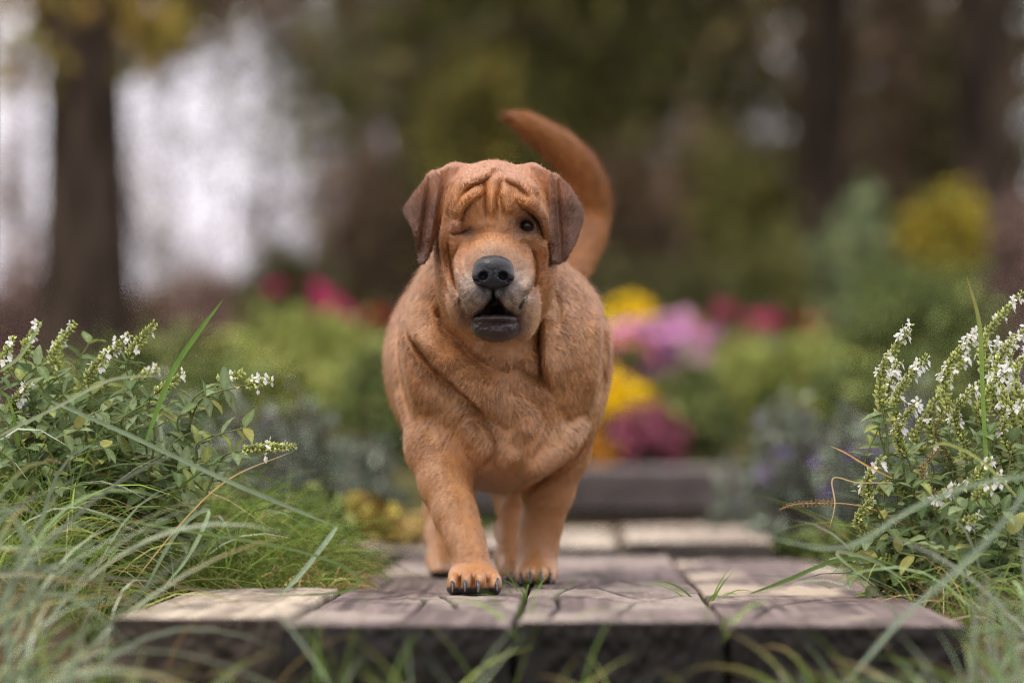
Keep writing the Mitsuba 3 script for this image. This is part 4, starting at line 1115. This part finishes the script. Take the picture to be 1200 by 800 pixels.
def spike_mesh(path, rng, white, dry=0.0):
    """Whorls of small calyces up a flower spike, and its open white florets."""
    seg = np.linalg.norm(np.diff(path, axis=0), axis=1)
    run = np.concatenate([[0], np.cumsum(seg)])
    n = max(4, int(run[-1] / 0.0056))
    tan = np.gradient(path, axis=0)
    V, Fc, Cc, W, WF, WC, k, kw = [], [], [], [], [], [], 0, 0
    for i in range(n):
        s = (i + 0.5) / n
        o = np.array([np.interp(s * run[-1], run, path[:, c]) for c in range(3)])
        t = np.array([np.interp(s * run[-1], run, tan[:, c]) for c in range(3)])
        M = frame(t, np.array([0.3, 1, 0.2]))
        size = (1.0 - 0.55 * s ** 2) * (1 - 0.45 * dry)
        for j in range(8):
            a = j * math.pi / 4 + i * 0.4 + rng.normal(0, 0.25)
            rad = M[:, 0] * math.cos(a) + M[:, 2] * math.sin(a)
            d = rad * 0.85 + M[:, 1] * 0.65 + rng.normal(0, 0.15, 3)
            d /= np.linalg.norm(d)
            L, wd = 0.0108 * size * rng.uniform(0.7, 1.25), 0.0030 * size
            e1 = np.cross(d, M[:, 1])
            e1 /= max(np.linalg.norm(e1), 1e-9)
            e2 = np.cross(d, e1)
            q = o + d * 0.0012
            ring = [q + d * L * 0.5 + wd * (math.cos(b) * e1 + math.sin(b) * e2) for b in (0, 2.1, 4.2)]
            V += [q] + ring + [q + d * L]
            Fc += [[k, k + 2, k + 1], [k, k + 3, k + 2], [k, k + 1, k + 3], [k + 4, k + 1, k + 2], [k + 4, k + 2, k + 3], [k + 4, k + 3, k + 1]]
            g0 = np.array([0.42, 0.46, 0.17]) * rng.lognormal(0, 0.25) * (1 - dry) + dry * np.array([0.30, 0.21, 0.11])
            Cc += [g0 * 0.7] + [g0] * 3 + [g0 * 1.35 + 0.02]
            k += 5
            open_ = white * (np.exp(-((s - 0.86) / 0.14) ** 2) + 0.8 * np.exp(-((s - 0.45) / 0.12) ** 2)) * (meshkit.noise(o[None] * 55, 8)[0] * 1.6)
            if rng.random() < open_ * 0.36:
                b0 = q + d * L * 0.8
                fwd = d * 0.8 - np.array([0, 0, 0.15])
                for ang, ln in ((0.0, 0.0105), (0.9, 0.008), (-0.9, 0.008), (3.0, 0.0070)):
                    dd = fwd * 0.6 + (-math.cos(ang) * np.array([0, 0, 1.0]) + math.sin(ang) * e1) * 0.9 + rng.normal(0, 0.12, 3)
                    dd /= np.linalg.norm(dd)
                    sd = np.cross(dd, d) + 1e-6
                    sd /= np.linalg.norm(sd)
                    ln *= rng.uniform(0.8, 1.2)
                    W += [b0, b0 + dd * ln * 0.6 + sd * ln * 0.32, b0 + dd * ln, b0 + dd * ln * 0.6 - sd * ln * 0.32]
                    WF += [[kw, kw + 1, kw + 2], [kw, kw + 2, kw + 3]]
                    WC += [[0.75, 0.74, 0.72]] + [[0.84, 0.84, 0.84]] * 3
                    kw += 4
    return (np.array(V), np.array(Fc), np.array(Cc)), (np.array(W), np.array(WF), np.array(WC)) if W else None


scene['mat_stem'] = {'type': 'twosided', 'bsdf': {'type': 'diffuse', 'reflectance': {'type': 'rgb', 'value': [0.19, 0.22, 0.08]}}}
scene['mat_dry'] = {'type': 'twosided', 'bsdf': {'type': 'diffuse', 'reflectance': {'type': 'rgb', 'value': [0.36, 0.25, 0.13]}}}


def white_plant(root, tips, label, seed, leaf_scale=1.0, pairs=(0.10, 0.80)):
    """root: (column, row, distance). tips: (column, row, distance, spike length in columns, whiteness, dryness); spike 0 = a leafy shoot."""
    rng = np.random.default_rng(seed)
    own, rest = [], []
    t = thing('white_flowering_plant', label, 'plant', 'white flowering plants beside the path')
    for px, py, y, sp, white, dry in tips:
        o = at(root[0] + rng.normal(0, 7), root[1], root[2] + rng.normal(0, 0.03))
        e = at(px, py, y)
        o[2] = min(o[2], float(gz(o[0], o[1])) + 0.01) if root[1] > 640 else o[2]
        L = np.linalg.norm(e - o)
        m = o * 0.45 + e * 0.55 + np.array([0.10 * (o[0] - e[0]), 0, 0.10 * L]) + rng.normal(0, 0.02 * L, 3)
        c = curve([o, (o + m) / 2 + rng.normal(0, 0.008, 3), m, (m + e) / 2 + [0.03 * (o[0] - e[0]) - 0.025, 0, 0.02 * L], e], 5)
        add('stem', ply(tubes([(c, np.linspace(0.0021, 0.0009, len(c)))], 5), 'mat_dry' if dry > 0.7 else 'mat_stem', True), t)
        seg = np.concatenate([[0], np.cumsum(np.linalg.norm(np.diff(c, axis=0), axis=1))])
        at_len = lambda s: np.array([np.interp(s, seg, c[:, k]) for k in range(3)])
        stop = seg[-1] - sp * y / F
        s = seg[-1] * pairs[0] + 0.01
        turn = rng.uniform(0, 3)
        while s < (stop if sp else seg[-1]) and dry < 0.9:
            q, tg = at_len(s), at_len(s + 0.004) - at_len(s - 0.004)
            M = frame(tg, np.array([0.2, 1, 0.1]))
            grow = leaf_scale * (1.15 - 0.55 * s / seg[-1]) * rng.uniform(0.75, 1.2)
            for h in (0, math.pi):
                if rng.random() < 0.10:
                    continue
                a = turn + h + rng.normal(0, 0.3)
                rad = M[:, 0] * math.cos(a) + M[:, 2] * math.sin(a)
                d = rad + M[:, 1] * rng.uniform(0.25, 0.8) + [0, 0, rng.uniform(-0.25, 0.2)]
                B = frame(d, np.array([0, -0.15, 1.0]) + rng.normal(0, 0.2, 3)) * grow
                W = np.eye(4)
                W[:3, :3] = B
                W[:3, 3] = q
                own.append((q[1] - 0.4 * grow * 0.01, int(rng.integers(0, 10)), W))
            turn += math.pi / 2 + rng.normal(0, 0.2)
            s += 0.019 * rng.uniform(0.7, 1.3)
        if sp:
            ss = np.linspace(max(stop, 0), seg[-1], 12)
            sm, wm = spike_mesh(np.array([at_len(x) for x in ss]), rng, white, dry)
            k = add('flower_spike', ply((sm[0], sm[1]), 'mat_leaf', False, color=sm[2]), t)
            if wm:
                add('petal', ply((wm[0], wm[1]), 'mat_petal', False, color=wm[2]), k, kind='stuff')

    own.sort(key=lambda o: o[0])
    for n, (_, i, W) in enumerate(own):       # the leaves nearest the camera are parts of their own, those behind them one part
        if n < 16:
            add('leaf', {**LEAF_PLY[i], 'to_world': T(W.tolist())}, t)
        else:
            v, f, c = LEAVES[i]
            rest.append((v @ W[:3, :3].T + W[:3, 3], f, c))
    if rest:
        m = merge(*rest)
        add('foliage', ply((m[0], m[1]), 'mat_leaf', True, color=m[2]), t, kind='stuff')


# right of the path
white_plant((1040, 700, 5.30), [(1068, 380, 5.16, 110, 1.0, 0), (1052, 424, 5.22, 70, 0.9, 0), (1030, 500, 5.2, 0, 0, 0), (1003, 640, 5.15, 0, 0, 0), (1022, 585, 5.12, 62, 0.15, 0)], 'white flowering plant nearest the path on the right with the tallest spike', 301)
white_plant((1060, 700, 5.24), [(1087, 416, 5.2, 110, 0.8, 0), (1076, 470, 5.12, 90, 1.2, 0), (1035, 535, 5.1, 70, 0.9, 0), (1010, 565, 5.2, 0, 0, 0)], 'white flowering plant second from the path on the right with drooping white spikes', 302)
white_plant((1100, 705, 5.22), [(1150, 384, 5.25, 130, 0.7, 0), (1120, 470, 5.2, 110, 0.05, 0.6), (1100, 525, 5.14, 80, 0.1, 0.9), (1085, 560, 5.1, 0, 0, 0)], 'white flowering plant in the middle of the right group with brown spikes', 303)
white_plant((1130, 710, 5.20), [(1199, 342, 5.24, 170, 0.35, 0), (1148, 448, 5.15, 110, 0.9, 0), (1170, 500, 5.1, 0, 0, 0), (1118, 570, 5.05, 70, 0.8, 0)], 'white flowering plant on the right with the long green arching spike', 304)
white_plant((1165, 715, 5.15), [(1188, 392, 5.2, 130, 0.9, 0), (1186, 425, 5.1, 70, 1.1, 0), (1160, 538, 5.05, 50, 0.9, 0), (1145, 605, 5.0, 40, 0.8, 0), (1110, 600, 5.05, 0, 0, 0)], 'white flowering plant close to the right picture edge with crowded white spikes', 305)
white_plant((1205, 715, 5.2), [(1215, 400, 5.25, 120, 0.8, 0), (1196, 470, 5.15, 80, 0.8, 0), (1210, 540, 5.1, 0, 0, 0)], 'white flowering plant cut by the right picture edge', 306)
white_plant((1075, 690, 5.42), [(1100, 500, 5.4, 0, 0, 0), (1060, 520, 5.4, 0, 0, 0), (1130, 510, 5.45, 0, 0, 0), (1015, 600, 5.35, 0, 0, 0), (1150, 540, 5.4, 0, 0, 0), (1095, 590, 5.3, 0, 0, 0)], 'leafy plant without open flowers behind the right white ones', 307)
white_plant((1050, 615, 5.2), [(913, 597, 5.18, 70, 0, 1.0)], 'dry brown seed spike leaning out over the path from the right', 308, pairs=(2, 2))
white_plant((1110, 700, 5.35), [(1135, 415, 5.35, 90, 0.5, 0), (1112, 450, 5.3, 80, 0.3, 0), (1090, 480, 5.3, 60, 0.2, 0), (1128, 500, 5.3, 0, 0, 0), (1062, 560, 5.2, 60, 0.1, 0)], 'white flowering plant with green spikes behind the brown ones', 309, 1.1)
white_plant((1180, 705, 5.30), [(1172, 400, 5.3, 140, 0.3, 0), (1160, 440, 5.3, 90, 0.6, 0), (1206, 380, 5.3, 140, 0.4, 0), (1150, 470, 5.3, 0, 0, 0), (1185, 480, 5.3, 0, 0, 0)], 'tall white flowering plant at the back by the right picture edge', 310, 1.1)
white_plant((1150, 720, 5.08), [(1175, 560, 5.0, 50, 0.6, 0), (1135, 560, 5.02, 0, 0, 0), (1195, 590, 5.0, 0, 0, 0), (1090, 620, 5.0, 0, 0, 0), (1050, 640, 5.05, 0, 0, 0)], 'short leafy white flowering plant at the front of the right group', 318, 1.1)
# left of the path
white_plant((120, 640, 5.42), [(70, 395, 5.4, 50, 0.4, 0), (105, 400, 5.4, 0, 0, 0), (150, 420, 5.4, 0, 0, 0), (185, 430, 5.4, 40, 0.5, 0), (225, 455, 5.4, 0, 0, 0), (40, 410, 5.4, 0, 0, 0)], 'white flowering plant at the back of the left group between two leafy ones', 319, 1.15)
white_plant((40, 630, 5.25), [(15, 395, 5.2, 50, 0.5, 0), (55, 420, 5.2, 0, 0, 0), (85, 455, 5.2, 0, 0, 0), (0, 440, 5.2, 0, 0, 0), (120, 480, 5.2, 0, 0, 0), (165, 500, 5.2, 0, 0, 0)], 'bushy white flowering plant in the left corner above the long grass', 320, 1.15)
white_plant((60, 640, 5.35), [(45, 378, 5.25, 55, 0.3, 0), (88, 378, 5.3, 60, 0.2, 0), (32, 452, 5.2, 60, 1.0, 0), (70, 440, 5.3, 0, 0, 0), (20, 420, 5.3, 0, 0, 0)], 'white flowering plant at the left edge of the picture', 311)
white_plant((110, 640, 5.35), [(125, 412, 5.25, 50, 0.7, 0), (152, 392, 5.3, 50, 0.8, 0), (100, 450, 5.3, 0, 0, 0), (140, 470, 5.2, 0, 0, 0)], 'white flowering plant second from the left edge', 312)
white_plant((150, 640, 5.30), [(182, 378, 5.2, 60, 0.1, 0), (215, 438, 5.2, 45, 0.9, 0), (175, 470, 5.2, 0, 0, 0), (205, 470, 5.3, 0, 0, 0)], 'white flowering plant on the left with the upright green spike', 313)
white_plant((175, 640, 5.28), [(285, 436, 5.2, 36, 0.1, 0), (316, 446, 5.16, 34, 1.3, 0), (262, 460, 5.25, 0, 0, 0), (240, 500, 5.2, 0, 0, 0)], 'white flowering plant on the left leaning toward the dog with a white tip', 314)
white_plant((190, 640, 5.26), [(346, 523, 5.12, 70, 0.5, 0), (290, 500, 5.15, 0, 0, 0), (250, 540, 5.1, 0, 0, 0)], 'white flowering plant on the left with the lowest spike reaching over the mound', 315)
white_plant((90, 620, 5.5), [(60, 420, 5.5, 0, 0, 0), (110, 430, 5.5, 0, 0, 0), (160, 450, 5.5, 0, 0, 0), (200, 480, 5.45, 0, 0, 0), (10, 400, 5.5, 0, 0, 0), (235, 480, 5.5, 0, 0, 0)], 'leafy plant without flowers at the back of the left mound', 316)
white_plant((30, 640, 5.15), [(-10, 440, 5.1, 50, 0.6, 0), (60, 480, 5.1, 0, 0, 0), (100, 500, 5.1, 0, 0, 0), (10, 500, 5.05, 0, 0, 0), (140, 520, 5.15, 0, 0, 0)], 'leafy plant at the front left of the mound', 317)


def blades(rng, root, direction, length, width, droop, colours, segs=9, jitter=0.22, tip=None):
    """Grass blades as tapering arching strips. root, direction (n, 3), length, width, droop (n)."""
    n = len(root)
    t = np.linspace(0, 1, segs + 1)[None, :, None]
    d = direction / np.linalg.norm(direction, axis=1, keepdims=True)
    flat = d * [1, 1, 0]
    flat /= np.maximum(np.linalg.norm(flat, axis=1, keepdims=True), 1e-6)
    L = length[:, None, None]
    side_w = np.stack([-flat[:, 1], flat[:, 0], 0 * flat[:, 0]], 1)
    pts = root[:, None] + d[:, None] * L * t + (flat[:, None] * 0.35 + np.array([0, 0, -1.0])) * L * droop[:, None, None] * t ** 2.4 + side_w[:, None] * L * rng.normal(0, 0.08, n)[:, None, None] * t ** 2
    tw = rng.uniform(-0.9, 0.9, n)[:, None] + rng.normal(0, 0.8, n)[:, None] * t[:, :, 0]
    tan = np.gradient(pts, axis=1)
    tan /= np.maximum(np.linalg.norm(tan, axis=2, keepdims=True), 1e-9)
    nrm = np.cross(tan, np.broadcast_to(side_w[:, None], tan.shape))
    side = side_w[:, None] * np.cos(tw)[..., None] + nrm * np.sin(tw)[..., None]
    w = width[:, None, None] * 0.5 * (1 - t ** 2.2) * (0.55 + 0.45 * np.minimum(t * 5, 1)) + 0.0001
    v = np.stack([pts - side * w, pts + nrm * w * 0.25, pts + side * w], 2).reshape(-1, 3)
    base = (np.arange(n) * (segs + 1) * 3)[:, None] + (np.arange(segs) * 3)[None]
    f = np.concatenate([np.stack([base, base + 1, base + 4, base + 3], -1).reshape(-1, 4), np.stack([base + 1, base + 2, base + 5, base + 4], -1).reshape(-1, 4)])
    c = np.asarray(colours)[rng.integers(0, len(colours), n)] * rng.lognormal(0, jitter, n)[:, None]
    if tip is not None:
        some = (rng.random(n) < 0.35)[:, None, None]
        k = np.where(some, sstep(0.55, 0.95, t), 0)
    else:
        k = 0 * t
    c = c[:, None] * (1 - k) + np.array([0.34, 0.25, 0.12]) * k
    return v, f, np.clip(np.repeat(c[:, :, None], 3, 2).reshape(-1, 3), 0.003, 0.8)


def tussock(rng, n, x, y, lean, length, width, cols, droop=(0.25, 0.7), z=None, upright=1.0):
    px, py = x(n), y(n)
    root = np.stack([px, py, gz(px, py) - 0.01 if z is None else np.full(n, z)], 1)
    d = np.stack([rng.normal(lean, 0.42, n), rng.normal(-0.1, 0.35, n), np.full(n, upright)], 1)
    return blades(rng, root, d, rng.uniform(*length, n), rng.uniform(*width, n), rng.uniform(*droop, n), cols, tip=1)


SEDGE = [[0.27, 0.33, 0.22], [0.34, 0.39, 0.28], [0.21, 0.29, 0.14], [0.40, 0.44, 0.34]]
LAWN = [[0.17, 0.26, 0.055], [0.23, 0.32, 0.075], [0.29, 0.33, 0.10], [0.13, 0.20, 0.05]]
STRAW = [[0.55, 0.42, 0.21], [0.46, 0.33, 0.15], [0.62, 0.50, 0.29], [0.40, 0.24, 0.11]]
rng = np.random.default_rng(77)
U = lambda a, b: (lambda n: rng.uniform(a, b, n))
front = [tussock(rng, 170, U(-0.95, -0.56), U(4.25, 4.75), 0.25, (0.30, 0.56), (0.005, 0.0105), SEDGE), tussock(rng, 380, U(-0.70, -0.20), U(4.02, 4.34), 0.20, (0.13, 0.27), (0.003, 0.008), SEDGE + LAWN + LAWN),
         tussock(rng, 90, U(-0.42, -0.12), U(4.05, 4.28), 0.15, (0.14, 0.25), (0.003, 0.007), SEDGE + LAWN),
         tussock(rng, 60, U(-0.22, 0.06), U(4.05, 4.28), 0.1, (0.18, 0.36), (0.003, 0.006), LAWN + SEDGE[:1], droop=(0.1, 0.4)), tussock(rng, 110, U(-0.20, 0.10), U(4.08, 4.28), 0.1, (0.12, 0.25), (0.003, 0.006), LAWN + SEDGE), tussock(rng, 50, U(0.10, 0.4), U(4.08, 4.28), 0.1, (0.14, 0.28), (0.003, 0.006), LAWN + SEDGE),
         tussock(rng, 130, U(0.50, 0.95), U(4.2, 4.7), -0.15, (0.24, 0.46), (0.005, 0.0105), SEDGE), tussock(rng, 220, U(0.30, 0.80), U(4.02, 4.30), -0.1, (0.14, 0.30), (0.004, 0.009), SEDGE),
         tussock(rng, 120, U(0.36, 0.62), U(4.05, 4.29), -0.25, (0.20, 0.36), (0.004, 0.008), SEDGE + LAWN, droop=(0.2, 0.55)), tussock(rng, 130, U(-0.66, -0.36), U(4.05, 4.34), 0.3, (0.18, 0.33), (0.004, 0.008), SEDGE + LAWN[:2], droop=(0.2, 0.6)),
         tussock(rng, 50, U(0.20, 0.40), U(4.05, 4.28), 0.25, (0.12, 0.24), (0.003, 0.006), SEDGE + LAWN),
         tussock(rng, 90, U(-0.95, -0.3), U(4.05, 4.6), 0.2, (0.15, 0.36), (0.002, 0.004), STRAW), tussock(rng, 50, U(0.4, 0.8), U(4.05, 4.5), 0, (0.12, 0.28), (0.002, 0.004), STRAW),
         tussock(rng, 1200, U(-0.9, 0.9), U(3.9, 4.29), 0.1, (0.06, 0.15), (0.003, 0.006), LAWN + SEDGE)]
add('long_grass', leaf_ply(merge(*front), 'mat_leaf'), kind='stuff', label='long grey green grass in front of the path, out of focus', cat='grass')


def patch(rng, n, xr, yr, keep, lean, length, width, cols, droop=(0.2, 0.8), upright=1.0):
    px, py = rng.uniform(*xr, n), rng.uniform(*yr, n)
    ok = keep(px, py)
    px, py = px[ok], py[ok]
    m = len(px)
    root = np.stack([px, py, gz(px, py) - 0.008], 1)
    d = np.stack([rng.normal(lean, 0.55, m), rng.normal(-0.15, 0.5, m), np.full(m, upright)], 1)
    return blades(rng, root, d, rng.uniform(*length, m), rng.uniform(*width, m), rng.uniform(*droop, m), cols, segs=6)


left = lambda x, y: (x < -0.285 + 0.03 * np.sin(y * 9) - 0.10 * sstep(5.55, 5.3, y)) & (y > 5.30 - 0.4 * (x < -0.52))
mound = [patch(rng, 2600, (-0.85, -0.235), (5.40, 5.62), lambda x, y: x < 9, 0.1, (0.04, 0.10), (0.002, 0.004), LAWN + STRAW[:2], upright=0.7), patch(rng, 1400, (-0.50, -0.225), (5.42, 6.3), lambda x, y: x < -0.24 + 0.02 * np.sin(y * 13), 0.1, (0.03, 0.09), (0.002, 0.0035), LAWN + STRAW),
         patch(rng, 12000, (-1.1, -0.22), (4.7, 6.3), left, 0.15, (0.07, 0.18), (0.0018, 0.0040), LAWN), patch(rng, 2000, (-1.1, -0.22), (4.7, 6.3), left, 0.3, (0.07, 0.16), (0.0014, 0.0028), STRAW, upright=0.5),
         patch(rng, 520, (-1.1, -0.42), (4.75, 6.0), left, 0.35, (0.18, 0.36), (0.003, 0.006), SEDGE + LAWN), patch(rng, 160, (-1.1, -0.36), (4.75, 6.0), left, 0.4, (0.15, 0.3), (0.0015, 0.003), STRAW, upright=0.6),
         patch(rng, 1300, (-0.85, -0.30), (5.2, 6.0), left, 0.2, (0.13, 0.27), (0.0018, 0.0034), LAWN + SEDGE[2:3]), patch(rng, 2500, (-2.0, -0.5), (6.0, 8.5), lambda x, y: x < 2, 0.1, (0.06, 0.14), (0.003, 0.005), LAWN)]
add('mound_grass', leaf_ply(merge(*mound), 'mat_leaf'), kind='stuff', label='fine green and straw coloured grass on the left mound beside the path', cat='grass')
right = lambda x, y: (x > 0.475 + 0.03 * np.sin(y * 11))
rg = [patch(rng, 3600, (0.42, 1.1), (4.8, 6.2), right, -0.1, (0.05, 0.13), (0.0016, 0.003), LAWN), patch(rng, 700, (0.42, 1.1), (4.8, 6.0), right, -0.4, (0.06, 0.15), (0.0014, 0.0024), STRAW, upright=0.5),
      patch(rng, 160, (0.5, 1.1), (4.7, 5.6), right, -0.3, (0.18, 0.32), (0.003, 0.006), SEDGE + LAWN), patch(rng, 1500, (0.55, 2.0), (6.0, 8.5), lambda x, y: x > 0, -0.1, (0.06, 0.14), (0.003, 0.005), LAWN)]
add('verge_grass', leaf_ply(merge(*rg), 'mat_leaf'), kind='stuff', label='short grass under the white flowers right of the path', cat='grass')


def ribbon(points, width, col, label, tip_col=None):
    """One long bent blade through (column, row, distance)."""
    c = curve([at(*p) for p in points], 8)
    tan = np.gradient(c, axis=0)
    side = np.cross(tan, [0.15, 1, 0.25])
    side /= np.linalg.norm(side, axis=1, keepdims=True)
    t = np.linspace(0, 1, len(c))[:, None]
    w = width / 2 * np.minimum(1, (1 - t) * 3.2) ** 0.7 * np.minimum(1, 0.5 + t * 3) + 0.0001
    nrm = np.cross(side, tan)
    nrm /= np.linalg.norm(nrm, axis=1, keepdims=True)
    v = np.concatenate([c - side * w, c + nrm * w * 0.4, c + side * w])
    n = len(c)
    f = np.array([[a * n + i, a * n + i + 1, (a + 1) * n + i + 1, (a + 1) * n + i] for a in range(2) for i in range(n - 1)])
    width *= 0.62
    w *= 0.62
    v = np.concatenate([c - side * w, c + nrm * w * 0.5, c + side * w])
    col = np.minimum(np.asarray(col) * 1.6, 0.7)
    cc = np.asarray(col) + (np.asarray(tip_col if tip_col is not None else col) - np.asarray(col)) * sstep(0.4, 1, t)
    cc = np.tile(cc, (3, 1)) * (0.85 + 0.3 * meshkit.noise(v * [200, 200, 60], 3)[:, None])
    add('long_leaf', ply((v, f), 'mat_leaf', True, color=cc), None, label, 'grass')


ribbon([(170, 520, 5.1), (200, 440, 5.1), (228, 395, 5.1), (262, 350, 5.1)], 0.011, [0.10, 0.17, 0.04], 'tall bright green blade pointing up right above the left flowers')
ribbon([(60, 470, 5.0), (130, 500, 4.98), (260, 560, 4.95), (330, 590, 4.95), (395, 617, 4.95)], 0.009, [0.17, 0.22, 0.14], 'long pale blade sloping down to the right over the mound')
ribbon([(395, 617, 4.95), (378, 640, 4.94), (350, 675, 4.93), (325, 700, 4.92)], 0.010, [0.20, 0.26, 0.17], 'pale folded blade end pointing down at the left sleeper')
ribbon([(60, 590, 5.0), (180, 615, 4.95), (330, 640, 4.9), (412, 668, 4.9), (405, 692, 4.9), (300, 698, 4.88)], 0.006, [0.11, 0.16, 0.06], 'long dark green blade curling at the edge of the left sleeper')
ribbon([(170, 690, 5.0), (210, 620, 4.98), (245, 598, 4.96), (222, 650, 4.94), (190, 690, 4.92)], 0.008, [0.19, 0.25, 0.15], 'pale blade bent double in the left grass')
ribbon([(1160, 640, 5.1), (1152, 470, 5.1), (1148, 380, 5.1), (1133, 322, 5.1)], 0.009, [0.13, 0.20, 0.05], 'single tall green blade rising above the right white flowers', [0.30, 0.26, 0.10])
ribbon([(1050, 660, 5.05), (985, 655, 5.02), (920, 680, 5.0), (876, 696, 5.0)], 0.009, [0.10, 0.155, 0.05], 'dark green blade arching left over the right sleeper')
ribbon([(1060, 680, 5.0), (1020, 655, 5.0), (980, 648, 5.0), (1030, 690, 4.98)], 0.007, [0.17, 0.22, 0.12], 'pale green blade folded beside the right sleeper')
ribbon([(1045, 560, 5.1), (1015, 545, 5.1), (990, 530, 5.1), (972, 522, 5.1)], 0.0035, [0.42, 0.28, 0.11], 'straw coloured blade sticking out left of the white flowers')
ribbon([(1045, 565, 5.1), (1005, 565, 5.1), (976, 560, 5.1), (978, 590, 5.1), (972, 618, 5.1)], 0.0028, [0.45, 0.33, 0.18], 'dry curled straw blade hanging left of the white flowers')
ribbon([(1300, 560, 4.6), (1180, 560, 4.55), (1080, 590, 4.5), (990, 640, 4.45), (900, 630, 4.5)], 0.009, [0.20, 0.25, 0.17], 'broad pale blurred blade crossing in front of the right flowers')
ribbon([(990, 800, 4.3), (1060, 720, 4.3), (1150, 640, 4.3), (1230, 540, 4.3)], 0.009, [0.22, 0.27, 0.20], 'broad pale blurred blade rising to the right corner')
ribbon([(1190, 580, 4.9), (1150, 540, 4.9), (1110, 520, 4.9), (1085, 525, 4.9)], 0.006, [0.26, 0.29, 0.10], 'yellow green blade arching over the right white flowers')
ribbon([(0, 435, 5.0), (25, 415, 5.0), (50, 375, 5.0)], 0.007, [0.20, 0.24, 0.12], 'pale blade at the left picture edge')
ribbon([(0, 510, 4.9), (70, 475, 4.9), (130, 445, 4.9), (190, 440, 4.9)], 0.006, [0.24, 0.27, 0.17], 'pale blade rising gently to the right over the left leaves')
ribbon([(150, 690, 5.1), (215, 610, 5.1), (270, 560, 5.1), (345, 528, 5.1)], 0.0032, [0.40, 0.29, 0.13], 'bent straw blade standing on the mound')


def tuft(px, py, label, seed, n=12, h=(0.05, 0.11)):
    r = np.random.default_rng(seed)
    y = F * CAM_Z / (py - HORIZON)
    root = np.array([(px - PX0) / F * y, y, -0.03]) + r.normal(0, 1, (n, 3)) * [0.004, 0.02, 0]
    d = np.stack([r.normal(0, 0.5, n), r.normal(-0.2, 0.5, n), np.ones(n)], 1)
    t = thing('grass_tuft', label, 'grass tuft')
    for i in range(n):
        add('blade', leaf_ply(blades(r, root[i:i + 1], d[i:i + 1], r.uniform(*h, 1) + 0.03, r.uniform(0.002, 0.0045, 1), r.uniform(0.1, 0.6, 1), [[0.20, 0.34, 0.06], [0.26, 0.40, 0.10]]), 'mat_leaf'), t)


tuft(616, 694, 'small bright grass tuft in the gap below the rear paw', 401, 9)
tuft(826, 700, 'small grass tuft in the gap right of the dog', 402, 8)
tuft(612, 726, 'grass tuft at the front end of the middle gap', 403, 8, (0.05, 0.13))
tuft(836, 728, 'grass tuft at the front end of the right gap', 404, 9, (0.04, 0.10))
